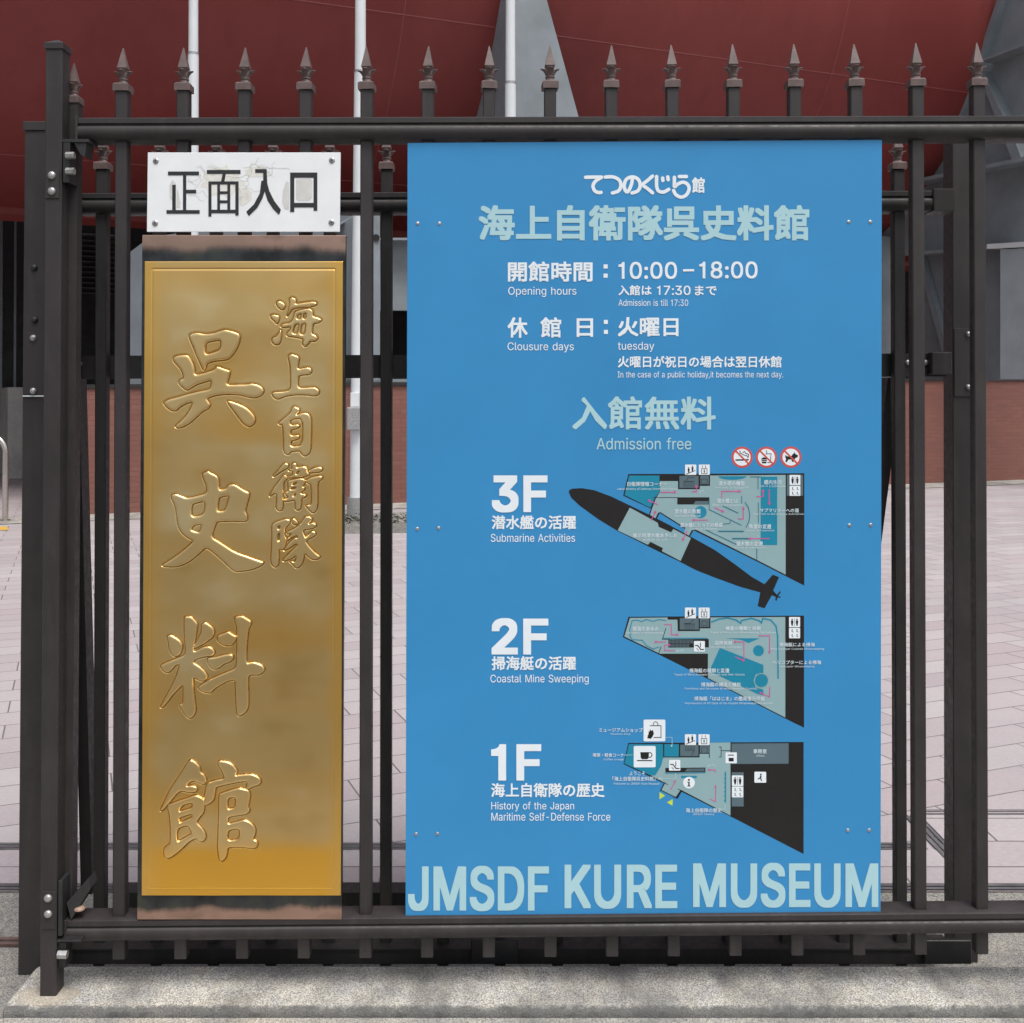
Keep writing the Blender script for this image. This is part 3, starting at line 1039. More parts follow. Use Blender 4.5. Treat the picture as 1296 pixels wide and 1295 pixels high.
bp, a0, a1 = post('gate_post', 'broad dark bolted gate post standing behind the slim capped one', 31.0, 84, 22.5, 76, 166, 1233, .13, .10, M['bar'], 'p', 0)
mb = MB()
mb.box(a0.x - .004, a1.x + .004, .126, .234, a0.z + .001, a0.z + .024, .003)
obj('cap', mb, M['bar'], bp)
mb = MB()
q0, q1 = P(28.8, 500, .126), P(58, 421, .126)
mb.box(q0.x, q1.x, .126, .1285, q0.z, q1.z, .001)
pl = obj('latch_plate', mb, M['bar'], bp)
mb = MB()
mb.box(q0.x, q1.x, .1255, .129, q0.z - .0045, q0.z - .001)
obj('sealant_line', mb, M['pole'], pl)
for k, (px, py) in enumerate(((43.5, 339), (44, 405), (42.5, 428), (42.3, 495))):
    mb = MB()
    y_ = .130 if k < 2 else .126
    q = P(px, py, y_)
    mb.dome((q.x, y_, q.z), .0085, .008)
    obj('bolt', mb, M['black'] if k < 2 else M['zinc'], pl, smooth=True)
mb = MB()
q = P(30, 259, .16)
mb.dome((q.x + .003, .18, q.z), .009, .009, (-1, 0, 0))
obj('bolt', mb, M['zinc'], bp, smooth=True)

rp, a0, a1 = post('gate_post', 'dark receiving post with two latch bolts at the right', 1205.5, 1236, 1207, 1238, 166, 1217, .272, .064, M['bar'], 'p', 0)
mb = MB()
q0, q1 = P(1208, 502, .268), P(1233, 416, .268)
mb.box(q0.x, q1.x, .268, .2715, q0.z, q1.z, .001)
pl = obj('latch_plate', mb, M['bar'], rp)
for px, py in ((1225.5, 423), (1225.5, 490)):
    mb = MB()
    q = P(px, py, .267)
    mb.dome((q.x, .268, q.z), .0075, .008)
    obj('bolt', mb, M['zinc'], pl, smooth=True)
# ------------------------------------------------------------ lettering
GL_RAW = {'(':(137,"45,103 45,122 47,142 50,162 55,182 60,202 66,221 73,239 80,255 88,270 118,270 110,252 102,233 95,214 90,195 85,176 81,157 78,138 76,120 76,103 76,88 78,73 80,57 84,41 88,25 94,8 101,-10 109,-28 118,-48 88,-48 75,-23 64,2 56,27 49,53 46,78"),
')':(137,"19,-48 28,-28 36,-9 43,9 49,26 53,42 57,58 59,73 60,88 61,103 60,120 59,138 56,157 52,176 47,195 41,214 35,233 27,252 19,270 48,270 56,255 64,239 71,221 77,202 82,182 86,162 90,142 91,122 92,103 91,78 87,52 81,27 72,1 61,-24 48,-48"),
',':(94,"19,-60 34,36 68,36 42,-60"),
'-':(227,"168,122 168,94 57,94 57,122"),
'.':(94,"48,-2 39,-1 31,4 26,12 25,20 26,29 31,37 39,42 48,43 56,42 64,37 69,29 71,20 69,12 64,4 56,-1"),
'0':(227,"113,-3 95,-2 79,3 65,12 53,24 42,39 34,57 29,77 25,101 24,127 25,153 29,177 35,197 43,215 53,230 65,242 79,251 95,256 113,258 131,256 147,251 161,242 174,230 184,215 192,197 198,177 201,153 203,127 201,101 198,77 192,57 184,39 174,24 162,12 147,3 131,-2|113,25 125,26 136,30 145,37 153,46 160,58 165,72 169,88 171,107 172,127 171,148 169,166 165,182 160,197 153,208 145,218 136,224 125,228 113,230 101,228 91,224 82,218 73,208 67,197 62,182 58,166 55,148 55,127 55,107 58,88 62,72 67,58 73,46 82,37 91,30 101,26"),
'1':(180,"80,0 112,0 112,254 88,254 83,238 72,226 55,218 28,214 28,189 80,189"),
'2':(227,"32,0 32,24 117,114 126,124 134,133 141,141 149,153 155,163 159,174 160,186 159,198 154,209 146,218 137,224 125,228 112,230 98,228 86,224 77,216 69,207 65,195 64,181 33,181 34,196 37,209 43,221 51,232 60,241 72,248 84,253 98,257 112,258 127,257 141,254 153,248 164,241 173,233 181,223 186,211 189,199 191,186 189,172 185,159 181,150 175,140 168,129 159,118 147,105 133,90 76,30 76,28 195,28 195,0"),
'3':(227,"109,-3 94,-2 80,0 66,5 54,11 44,19 35,29 28,40 24,52 22,66 55,66 57,54 63,44 72,35 83,30 95,26 109,25 124,26 138,30 149,37 157,46 163,58 165,72 163,86 158,98 150,109 137,117 127,121 115,123 101,124 78,124 78,150 144,224 144,226 35,226 35,254 186,254 186,230 106,139 106,144 124,145 140,143 154,138 167,131 177,122 185,111 192,99 195,86 196,72 195,58 191,45 185,33 177,22 166,13 154,6 141,1 125,-2"),
'5':(227,"111,-3 96,-2 82,1 70,6 59,12 49,20 41,30 35,41 32,53 30,65 61,65 64,54 69,44 77,36 87,30 98,26 111,25 125,27 138,32 149,41 157,52 162,66 164,81 163,92 161,101 157,111 148,122 137,131 124,137 109,138 96,137 84,134 73,129 64,123 34,126 48,254 183,254 183,226 75,226 67,151 68,151 77,157 89,162 101,166 115,167 126,166 137,164 147,160 156,156 165,150 172,143 179,134 185,125 189,116 193,105 195,94 195,82 194,66 191,51 184,38 176,26 166,16 154,8 141,1 126,-2"),
'7':(227,"48,0 162,224 162,226 31,226 31,254 195,254 195,224 82,0"),
'8':(227,"113,-3 97,-2 82,1 68,6 56,13 45,21 37,31 31,42 27,54 26,68 27,78 29,88 33,98 40,110 51,121 63,128 76,132 76,133 65,138 55,145 46,154 40,165 36,177 35,190 36,203 40,214 45,225 53,234 62,242 73,249 85,254 99,257 113,258 128,257 141,254 153,249 164,242 173,234 181,225 186,214 190,203 191,190 190,177 186,165 180,154 171,145 162,138 150,133 150,132 164,128 176,121 186,110 194,98 197,88 200,78 200,68 199,54 195,42 189,31 181,21 171,13 158,6 145,1 130,-2|113,25 129,26 142,30 153,37 161,46 167,57 168,69 167,83 161,94 153,104 141,111 128,116 113,118 98,116 85,111 73,104 65,94 59,83 58,69 59,57 64,46 73,37 84,30 92,27 102,25|113,145 126,146 137,150 146,157 154,165 158,176 160,188 158,200 154,210 147,218 138,225 126,229 113,230 100,229 89,225 79,218 72,210 68,200 66,188 68,176 72,165 79,157 89,150 100,146"),
'9':(227,"113,258 128,257 142,253 155,247 166,239 176,229 184,217 190,204 193,189 194,173 194,161 191,148 186,135 180,120 170,103 158,84 100,0 65,0 151,124 154,124 149,117 144,111 137,105 128,101 119,98 109,97 94,98 81,102 69,107 58,114 49,124 41,134 36,147 33,161 32,176 33,191 36,205 42,218 50,230 60,239 71,247 84,253 98,257|113,230 99,228 87,223 77,215 69,204 64,191 63,176 64,161 69,148 77,137 87,129 99,123 113,122 127,123 139,129 149,137 157,147 162,160 164,175 162,190 157,204 150,215 139,223 127,228"),
':':(94,"48,-2 39,-1 31,4 26,12 25,20 26,29 31,37 39,42 48,43 56,42 64,37 69,29 71,20 69,12 64,4 56,-1|48,135 39,137 31,142 26,149 25,158 26,167 31,174 39,179 48,181 56,179 64,174 69,167 71,158 69,149 64,142 56,137"),
'?':(179,"66,76 66,80 67,94 68,105 71,115 76,126 84,135 93,142 104,149 115,157 123,167 129,178 131,192 129,203 125,213 119,220 110,226 100,230 89,231 78,230 69,226 60,221 53,213 48,202 46,189 14,189 15,203 19,215 24,226 32,236 41,243 51,250 63,254 75,257 89,258 103,257 116,254 127,249 137,243 146,235 153,226 158,215 161,203 162,191 161,178 158,166 153,156 146,146 138,138 127,130 117,124 110,118 104,111 100,103 98,93 97,79 97,76|82,-2 73,-1 66,4 61,12 59,20 61,29 66,37 73,42 82,43 91,42 98,37 103,29 105,20 103,12 98,4 91,-1"),
'A':(240,"8,0 101,254 138,254 231,0 198,0 144,151 132,186 116,239 123,239 117,219 111,201 106,185 95,151 43,0|55,71 55,99 185,99 185,71"),
'B':(228,"30,0 30,254 121,254 137,253 152,250 164,245 175,239 184,230 190,221 195,210 198,199 199,187 198,172 193,160 187,150 178,143 168,137 157,133 157,131 170,129 182,123 192,114 201,102 205,92 208,81 209,68 208,56 205,44 200,33 193,24 184,16 172,9 158,4 142,1 123,0|62,29 122,29 140,30 154,34 165,40 172,48 176,58 178,68 176,81 171,92 163,102 153,109 140,114 124,115 62,115|62,143 119,143 132,144 144,148 154,155 162,163 166,174 168,186 167,197 163,206 156,214 147,221 135,225 120,226 62,226"),
'C':(255,"134,-3 113,-2 93,4 75,12 59,25 46,40 35,58 27,78 22,101 20,127 22,153 27,176 35,197 46,215 59,230 75,242 93,251 113,256 134,258 146,257 158,255 170,252 181,248 191,242 201,236 210,228 217,219 224,209 229,198 234,187 236,174 204,174 200,186 195,197 187,206 179,214 169,220 158,224 146,227 134,228 119,227 105,223 92,216 80,207 71,196 62,182 57,166 53,148 52,127 53,107 57,88 63,72 71,59 80,47 92,38 105,32 119,28 134,26 146,27 158,30 169,34 179,40 187,48 195,57 200,68 204,80 236,80 234,68 229,56 224,45 217,36 210,27 201,19 192,12 181,7 170,2 159,-1 146,-3"),
'D':(251,"109,0 48,0 48,29 107,29 127,30 144,34 159,40 171,49 182,61 189,75 195,90 198,108 200,128 198,147 195,165 190,180 182,194 172,205 160,214 145,221 129,225 110,226 47,226 47,254 113,254 136,253 157,248 176,239 192,228 206,213 217,196 225,175 229,153 231,128 229,102 224,80 217,59 206,42 192,27 175,15 156,7 134,2|62,254 62,0 30,0 30,254"),
'E':(209,"30,0 30,254 186,254 186,226 62,226 62,143 178,143 178,114 62,114 62,29 188,29 188,0"),
'F':(205,"30,0 30,254 185,254 185,226 62,226 62,139 173,139 173,111 62,111 62,0"),
'H':(258,"30,0 30,254 62,254 62,144 196,144 196,254 228,254 228,0 196,0 196,116 62,116 62,0"),
'I':(150,"16,0 16,29 59,29 59,226 16,226 16,254 135,254 135,226 91,226 91,29 135,29 135,0"),
'J':(198,"93,-3 71,-1 53,5 38,16 26,31 19,50 17,73 17,86 49,86 49,73 50,58 54,47 61,37 70,30 80,26 93,25 105,26 115,30 124,37 131,47 135,58 136,73 136,254 168,254 168,73 166,50 159,31 147,16 132,5 113,-1"),
'K':(233,"52,73 52,108 70,131 87,152 106,172 182,254 224,254 116,138 114,138|30,0 30,254 62,254 62,167 62,112 62,97 62,0|186,0 94,130 114,155 224,0"),
'L':(196,"30,0 30,254 62,254 62,29 181,29 181,0"),
'M':(314,"30,0 30,254 76,254 139,94 144,79 150,61 156,42 161,24 154,24 159,41 165,61 171,79 176,94 238,254 284,254 284,0 252,0 252,145 252,163 253,184 253,207 253,229 256,229 249,205 241,181 234,161 228,145 171,0 143,0 85,145 80,160 72,181 65,204 56,229 59,229 60,208 60,186 61,164 61,145 61,0"),
'O':(267,"133,-3 112,-2 93,4 75,12 59,25 46,40 35,58 27,78 22,101 20,127 22,153 27,176 35,197 46,215 59,230 75,242 93,251 112,256 133,258 155,256 174,251 192,242 208,230 221,215 232,197 240,176 245,153 247,127 245,101 240,78 232,58 221,40 208,25 192,12 174,4 155,-2|133,26 148,28 162,32 175,38 186,47 196,58 204,72 210,88 214,106 215,127 214,148 210,166 204,182 196,196 186,207 175,216 162,223 148,227 133,228 119,227 105,223 92,216 81,207 71,196 63,182 57,166 53,148 52,127 53,106 57,88 63,72 71,58 81,47 92,38 105,32 119,28"),
'P':(222,"30,0 30,254 118,254 136,253 152,250 166,244 178,236 187,226 195,215 200,202 203,189 204,174 203,159 200,145 195,133 187,121 178,112 166,104 152,98 136,94 118,93 55,93 55,121 116,121 129,122 139,124 149,128 159,136 167,147 171,160 172,174 171,188 167,201 159,211 148,219 139,223 129,225 116,226 62,226 62,0"),
'R':(224,"58,254 118,254 136,253 153,250 167,244 178,237 188,227 195,217 200,204 204,191 205,176 204,161 200,148 195,136 188,125 178,116 166,109 152,103 136,100 118,99 58,99 58,128 117,128 129,128 140,130 149,133 160,141 167,150 171,162 173,176 171,190 167,202 159,212 149,220 140,223 129,225 116,226 58,226|30,0 30,254 62,254 62,0|177,0 115,115 151,115 214,0"),
'S':(223,"112,-4 94,-3 78,0 64,5 51,11 41,20 32,30 25,42 21,54 19,68 52,68 55,55 62,44 71,35 83,29 97,26 112,25 123,25 133,27 143,30 155,37 165,46 171,57 173,70 171,81 166,89 158,96 148,102 136,107 122,111 92,120 72,126 56,135 43,145 34,156 28,170 26,186 27,200 31,213 37,224 46,234 57,242 69,249 83,254 97,257 114,258 130,257 145,254 158,249 170,242 180,234 189,224 195,213 199,202 200,189 169,189 166,201 160,211 151,219 140,225 127,228 112,229 97,228 84,224 73,218 64,209 59,199 58,188 60,176 65,167 74,160 85,154 106,147 132,140 156,132 168,126 179,119 189,110 197,99 201,90 203,80 204,69 203,56 199,43 193,32 185,21 174,13 162,5 147,0 130,-3"),
'T':(224,"16,226 16,254 208,254 208,226 128,226 128,0 96,0 96,226"),
'U':(259,"129,-4 110,-3 93,1 77,8 63,17 52,27 42,40 36,54 31,70 30,87 30,254 62,254 62,89 63,77 66,66 70,57 77,48 84,40 94,34 104,29 116,27 129,26 143,27 155,29 165,34 175,40 182,48 188,57 193,66 195,77 196,89 196,254 229,254 229,87 227,70 223,54 216,40 207,27 195,17 182,8 166,1 149,-3"),
'W':(343,"78,0 8,254 41,254 82,98 88,73 93,47 98,20 95,20 100,47 106,73 112,98 153,254 190,254 231,98 237,73 243,47 249,20 244,20 249,47 255,73 261,98 302,254 335,254 265,0 228,0 184,161 176,196 173,209 170,222 168,237 175,237 167,197 165,185 162,173 159,161 115,0"),
'a':(195,"80,-4 68,-4 57,-1 47,2 38,8 30,14 24,22 19,32 16,42 15,54 17,69 22,80 29,90 39,97 50,102 63,105 89,110 117,113 126,115 133,117 136,121 138,127 138,128 137,139 133,148 128,156 120,161 110,164 98,165 85,164 75,161 66,156 59,150 54,144 50,137 20,146 26,156 32,165 39,173 48,179 57,184 66,188 77,190 87,192 97,192 108,192 119,190 131,186 143,180 153,172 161,160 165,150 168,139 168,126 168,0 138,0 138,26 136,26 132,19 126,12 118,6 108,1 95,-3|85,23 101,24 114,29 124,37 132,47 136,57 138,69 138,95 130,91 116,88 100,86 88,84 77,82 67,79 58,75 52,70 47,62 46,52 47,43 51,36 57,30 65,26 74,24"),
'b':(212,"115,-4 99,-3 86,2 76,8 69,16 59,29 56,29 56,0 26,0 26,254 57,254 57,160 59,160 69,173 76,180 86,186 98,191 115,192 130,191 144,187 156,180 168,171 177,160 185,146 191,131 194,113 195,94 194,75 191,58 185,42 177,29 168,17 157,8 144,1 130,-3|110,23 121,24 131,28 140,33 147,40 153,48 158,58 161,70 163,82 164,95 163,108 161,120 158,131 153,140 147,149 140,156 131,161 121,164 110,165 99,164 89,161 81,156 73,149 67,141 62,131 59,120 57,108 56,95 57,81 59,69 63,58 67,48 73,39 81,32 89,27 99,24"),
'c':(198,"104,-4 87,-3 72,1 58,8 46,17 36,29 28,43 22,58 18,75 17,94 18,113 22,130 28,146 36,159 46,171 58,180 72,187 87,191 104,192 117,191 130,189 142,184 153,178 162,170 170,161 176,150 181,138 151,131 149,138 145,145 135,155 128,159 121,162 113,164 104,165 92,164 81,161 73,155 65,148 59,139 54,129 51,118 49,106 48,94 49,81 51,70 54,59 59,49 65,40 73,33 81,28 92,24 104,23 113,24 121,26 129,29 135,33 141,38 146,44 149,51 152,59 181,51 177,39 171,28 163,19 153,11 142,4 130,0 117,-3"),
'd':(212,"98,-4 82,-3 68,1 56,8 44,17 35,29 27,42 22,58 18,75 17,94 18,113 22,131 27,146 35,160 45,171 56,180 69,187 83,191 98,192 114,191 126,186 136,180 144,173 153,160 155,160 155,254 186,254 186,0 156,0 156,29 153,29 143,16 136,8 126,2 114,-3|102,23 113,24 123,27 132,32 139,39 145,48 150,58 153,69 155,81 156,95 155,108 153,120 150,131 145,141 139,149 132,156 123,161 113,164 102,165 91,164 81,161 72,156 65,149 59,140 54,131 51,120 49,108 48,95 49,82 51,70 54,58 59,48 65,40 73,33 81,28 91,24"),
'e':(202,"106,-4 88,-3 73,1 58,8 46,17 36,29 28,42 22,58 18,75 17,93 18,112 22,129 28,145 36,159 46,170 58,180 71,187 86,191 103,192 113,192 123,190 133,187 142,183 151,177 160,170 167,162 173,152 179,141 182,128 185,113 186,97 186,85 37,85 37,110 169,110 155,101 154,113 152,124 149,134 141,147 131,157 118,163 103,165 92,164 82,161 73,157 62,147 54,135 50,121 48,105 48,89 49,75 51,64 55,53 61,44 67,37 76,31 85,26 95,24 106,23 117,24 127,26 135,31 143,36 149,44 153,53 182,45 177,32 168,20 160,13 151,7 141,2 130,-1 119,-3"),
'f':(127,"114,190 114,164 3,164 3,190|40,0 40,216 42,231 48,243 57,252 68,259 80,264 94,265 111,263 121,260 114,234 107,236 97,237 85,235 77,230 72,221 71,209 71,0"),
'g':(213,"103,-75 90,-75 78,-73 67,-70 53,-63 41,-55 32,-45 25,-35 51,-20 61,-33 68,-39 77,-44 89,-48 103,-49 118,-47 130,-44 141,-38 149,-29 154,-17 156,-3 156,34 153,34 143,21 136,14 126,8 114,4 97,2 83,4 69,7 56,13 45,22 35,32 28,45 22,60 18,77 17,96 18,114 22,131 27,147 35,160 45,171 56,180 69,187 83,191 98,192 114,191 127,186 137,180 144,173 154,159 157,159 157,190 186,190 186,-4 185,-20 181,-33 175,-45 167,-54 157,-62 145,-68 132,-72 118,-74|102,30 113,30 123,33 132,38 142,47 150,61 153,71 156,83 156,96 156,109 153,121 150,132 145,141 139,150 132,156 123,161 114,164 102,165 91,164 81,161 73,156 65,149 59,141 54,131 51,120 49,109 48,96 49,84 51,72 54,61 62,48 73,38 81,33 91,30"),
'h':(205,"57,113 57,0 26,0 26,254 57,254 57,144 51,144 58,159 66,172 76,181 87,187 100,191 114,192 126,191 137,189 148,184 157,178 164,170 170,160 175,149 178,135 179,120 179,0 148,0 148,118 147,131 143,143 136,152 128,159 117,163 105,165 92,163 80,159 71,151 63,141 58,129"),
'i':(83,"26,0 26,190 57,190 57,0|42,221 34,223 27,227 22,234 21,242 22,249 27,256 34,260 42,262 50,260 57,256 62,249 63,242 62,234 57,227 50,223"),
'k':(190,"55,68 55,106 60,106 142,190 180,190 92,100 89,100|26,0 26,254 57,254 57,0|147,0 74,93 96,114 186,0"),
'l':(95,"70,-1 56,0 45,4 37,10 31,19 27,29 26,42 26,254 57,254 57,49 58,38 60,31 65,27 73,26 80,26 85,27 90,1 81,0"),
'm':(305,"26,0 26,190 56,190 56,148 54,148 59,162 66,173 75,182 86,188 98,192 110,193 123,192 134,187 144,180 151,171 157,160 160,147 156,147 161,160 169,172 178,181 190,187 204,192 218,193 229,192 239,190 249,186 257,180 264,173 270,164 275,154 278,141 278,128 278,0 248,0 248,127 247,139 243,149 236,156 224,163 209,165 197,164 187,160 179,153 173,145 169,135 168,124 168,0 137,0 137,130 134,144 126,156 115,163 100,165 89,164 79,160 70,154 63,145 58,133 57,119 57,0"),
'n':(205,"57,113 57,0 26,0 26,190 56,190 56,144 51,144 58,159 66,172 76,181 87,187 100,191 114,192 126,191 137,189 147,184 156,178 164,170 170,160 175,149 178,135 179,120 179,0 148,0 148,118 147,131 143,143 136,152 128,159 117,163 105,165 92,163 80,159 71,151 63,141 58,129"),
'o':(208,"104,-4 87,-3 72,1 58,8 46,17 36,29 28,43 22,58 18,75 17,94 18,113 22,130 28,146 36,159 46,171 58,180 72,187 87,191 104,192 120,191 136,187 149,180 161,171 171,159 180,146 186,130 189,113 191,94 189,75 186,58 180,43 171,29 161,17 149,8 136,1 120,-3|104,23 116,24 126,28 135,33 143,40 149,49 154,59 157,70 159,81 160,94 159,106 157,118 154,129 149,139 143,148 135,155 126,161 116,164 104,165 92,164 81,161 73,155 65,148 59,139 54,129 51,118 49,106 48,94 49,81 51,70 54,59 59,49 65,40 73,33 81,28 92,24"),
'p':(212,"26,-71 26,190 56,190 56,160 59,160 69,173 76,180 86,186 98,191 115,192 130,191 144,187 156,180 168,171 177,160 185,146 191,131 194,113 195,94 194,75 191,58 185,42 177,29 168,17 157,8 144,1 130,-3 115,-4 99,-3 86,2 76,8 69,16 59,29 57,29 57,-71|110,23 121,24 131,28 140,33 147,40 153,48 158,58 161,70 163,82 164,95 163,108 161,120 158,131 153,140 147,149 140,156 131,161 121,164 110,165 99,164 89,161 81,156 73,149 67,141 62,131 59,120 57,108 56,95 57,81 59,69 63,58 67,48 73,39 81,32 89,27 99,24"),
'q':(212,"186,-71 155,-71 155,29 153,29 143,16 136,8 126,2 114,-3 98,-4 82,-3 68,1 56,8 44,17 35,29 27,42 22,58 18,75 17,94 18,113 22,131 27,146 35,160 45,171 56,180 69,187 83,191 98,192 114,191 126,186 136,180 144,173 153,160 156,160 156,190 186,190|102,23 113,24 123,27 132,32 139,39 145,48 150,58 153,69 155,81 156,95 155,108 153,120 150,131 145,141 139,149 132,156 123,161 113,164 102,165 91,164 81,161 72,156 65,149 59,140 54,131 51,120 49,108 48,95 49,82 51,70 54,58 59,48 65,40 73,33 81,28 91,24"),
'r':(130,"26,0 26,190 56,190 56,160 58,160 65,173 76,184 85,188 96,191 107,192 115,192 122,192 122,161 115,162 103,163 91,161 80,157 70,151 63,142 58,131 57,118 57,0"),
's':(182,"91,-4 78,-3 67,-2 56,2 46,6 38,12 31,19 25,27 21,37 18,47 47,53 53,40 62,30 75,25 91,23 103,24 113,26 122,31 131,40 134,51 132,60 127,68 118,74 106,78 75,85 59,90 46,96 36,104 29,113 25,124 23,137 24,147 27,157 33,166 39,173 48,180 58,185 69,189 81,191 94,192 106,192 117,190 127,186 140,179 149,170 157,158 162,145 134,139 129,149 121,158 110,164 94,166 78,164 65,158 57,150 54,139 56,129 62,122 72,116 86,111 115,105 131,100 143,93 153,86 160,76 164,66 166,53 165,43 161,33 156,24 149,16 140,9 130,3 118,-1 105,-3"),
't':(114,"102,190 102,164 3,164 3,190|32,236 63,236 63,49 64,38 68,31 75,26 85,25 93,26 101,27 107,1 96,-1 84,-2 69,-1 56,4 46,11 38,20 34,32 32,46"),
'u':(205,"91,-3 79,-2 68,1 57,5 48,12 41,20 35,29 30,41 27,54 26,69 26,190 57,190 57,72 58,58 62,47 68,37 77,31 88,26 100,25 113,27 125,31 134,38 142,48 146,61 148,76 148,190 179,190 179,0 149,0 149,46 154,46 147,30 139,18 129,8 117,2 105,-1"),
'v':(195,"81,0 9,190 42,190 83,78 87,66 90,55 93,43 103,10 92,10 101,43 105,55 108,66 112,78 152,190 186,190 113,0"),
'w':(284,"69,0 11,190 44,190 67,107 77,68 80,54 84,38 88,21 82,21 86,37 89,53 93,67 103,107 126,190 158,190 181,107 191,68 194,53 198,37 201,21 196,21 199,37 203,53 206,68 217,107 240,190 272,190 215,0 184,0 159,86 152,112 145,140 138,169 145,169 138,140 131,112 124,86 99,0"),
'x':(189,"10,0 86,109 86,86 14,190 50,190 74,153 90,127 104,103 88,103 95,115 101,127 106,135 111,144 117,153 141,190 176,190 104,84 104,107 179,0 143,0 115,43 100,68 86,91 102,91 89,68 82,56 74,43 46,0"),
'y':(195,"24,-69 31,-43 36,-44 44,-45 52,-44 59,-42 65,-37 71,-29 75,-18 81,-1 9,190 42,190 83,78 87,66 90,55 93,43 103,10 92,10 101,43 104,55 108,66 112,78 153,190 186,190 102,-29 96,-43 88,-54 80,-62 70,-68 58,-71 46,-73 32,-72")}
def _area(L):
    return sum(L[i - 1][0] * L[i][1] - L[i][0] * L[i - 1][1] for i in range(len(L))) / 2
def _inside(p, L):
    c = False
    for i in range(len(L)):
        (x1, y1), (x2, y2) = L[i - 1], L[i]
        if (y1 > p[1]) != (y2 > p[1]) and p[0] < (x2 - x1) * (p[1] - y1) / (y2 - y1) + x1:
            c = not c
    return c
GL = {}
for ch, (adv, s_) in GL_RAW.items():
    loops = [[tuple(map(int, q.split(','))) for q in L.split()] for L in s_.split('|')]
    loops.sort(key=lambda L: -abs(_area(L)))
    sg = _area(loops[0]) > 0
    comps = [[L] for L in loops if (_area(L) > 0) == sg]
    for L in loops:
        if (_area(L) > 0) != sg:
            for c_ in comps:
                if _inside(L[0], c_[0]):
                    c_.append(L)
                    break
    out = []
    for k, c_ in enumerate(comps):
        flat = [p for L in c_ for p in L]
        tr = tessellate_polygon([[Vector((p[0], p[1], 0)) for p in L] for L in c_])
        out.append(([(p[0] / 500, p[1] / 500, k * .5) for p in flat], [tuple(t) for t in tr]))
    V, Fc = [], []
    for v, f in out:
        i = len(V)
        V += v
        Fc += [tuple(i + j for j in t) for t in f]
    GL[ch] = (adv / 500, V, Fc)
_dep = None
def kana_glyph(ch):
    """glyph of the program's own built-in typeface as a flat mesh"""
    if ch in GL:
        return GL[ch]
    def ext(body, keep=False):
        cu = bpy.data.curves.new('tmp', 'FONT')
        cu.body = body
        cu.resolution_u = 2
        o = bpy.data.objects.new('tmp', cu)
        COL.objects.link(o)
        dg = bpy.context.evaluated_depsgraph_get()
        me = bpy.data.meshes.new_from_object(o.evaluated_get(dg))
        V = [tuple(v.co) for v in me.vertices]
        Fc = [tuple(p.vertices) for p in me.polygons]
        bpy.data.objects.remove(o)
        bpy.data.curves.remove(cu)
        bpy.data.meshes.remove(me)
        return V, Fc
    V, Fc = ext(ch)
    V2, _ = ext(ch + ch)
    adv = max(v[0] for v in V2) - max(v[0] for v in V)
    GL[ch] = (adv, V, Fc)
    return GL[ch]
def text(mb, s, x0, y0, x1, y1, depth, r=0.0, ry=None, track=0.0):
    """sets s so that its ink fills the photo rectangle (x0,y0)-(x1,y1) on the plane Y = depth; r emboldens by r photo px"""
    ry = r if ry is None else ry
    V, Fc = [], []
    x = 0.0
    for ch in s:
        if ch == ' ':
            x += 0.25 + track
            continue
        if ch == '\u3000':
            x += 0.5
            continue
        adv, v, f = kana_glyph(ch)
        i = len(V)
        V += [(p[0] + x, p[1], p[2] if len(p) > 2 else 0) for p in v]
        Fc += [tuple(i + j for j in t) for t in f]
        x += adv + track
    ax0, ax1 = min(p[0] for p in V), max(p[0] for p in V)
    ay0, ay1 = min(p[1] for p in V), max(p[1] for p in V)
    sx = (x1 - x0 - 2 * r) / (ax1 - ax0)
    sy = (y1 - y0 - 2 * ry) / (ay1 - ay0)
    offs = [(0, 0)]
    if r:
        offs += [(r * a, ry * b) for a, b in ((-1, -1), (1, -1), (1, 1), (-1, 1), (-1, 0), (1, 0), (0, 1), (0, -1))]
    for k, (ox, oy) in enumerate(offs):
        i = len(mb.v)
        for p in V:
            px = x0 + r + (p[0] - ax0) * sx + ox
            py = y1 - ry - (p[1] - ay0) * sy + oy
            q = P(px, py, depth)
            mb.v.append((q.x, q.y - 0.000016 * (k + p[2]), q.z))
        mb.f += [tuple(i + j for j in t) for t in Fc]
def pfill(mb, pts, depth, holes=()):
    fan(mb, [list(pts)] + [list(h) for h in holes], lambda p: P(p[0], p[1], depth))
_jit = [0]
def pline(mb, pts, w, depth, arrow=0.0):
    for (xa, ya), (xb, yb) in zip(pts[:-1], pts[1:]):
        _jit[0] = (_jit[0] + 1) % 7
        L = math.hypot(xb - xa, yb - ya) or 1
        ux, uy = (xb - xa) / L * w / 2, (yb - ya) / L * w / 2
        pfill(mb, [(xa - ux - uy, ya - uy + ux), (xb + ux - uy, yb + uy + ux), (xb + ux + uy, yb + uy - ux), (xa - ux + uy, ya - uy - ux)], depth - 0.000014 * _jit[0])
    if arrow:
        (xa, ya), (xb, yb) = pts[-2], pts[-1]
        L = math.hypot(xb - xa, yb - ya)
        ux, uy = (xb - xa) / L, (yb - ya) / L
        a = arrow
        pfill(mb, [(xb + ux * a, yb + uy * a), (xb - ux * a * .7 - uy * a, yb - uy * a * .7 + ux * a), (xb - ux * a * .7 + uy * a, yb - uy * a * .7 - ux * a)], depth - 0.00012)
def circ(cx, cy, r, n=40, ry=None, a0=0, a1=360):
    ry = r if ry is None else ry
    return [(cx + r * math.cos(R(a0 + (a1 - a0) * k / n)), cy + ry * math.sin(R(a0 + (a1 - a0) * k / n))) for k in range(n + (0 if a1 - a0 == 360 else 1))]
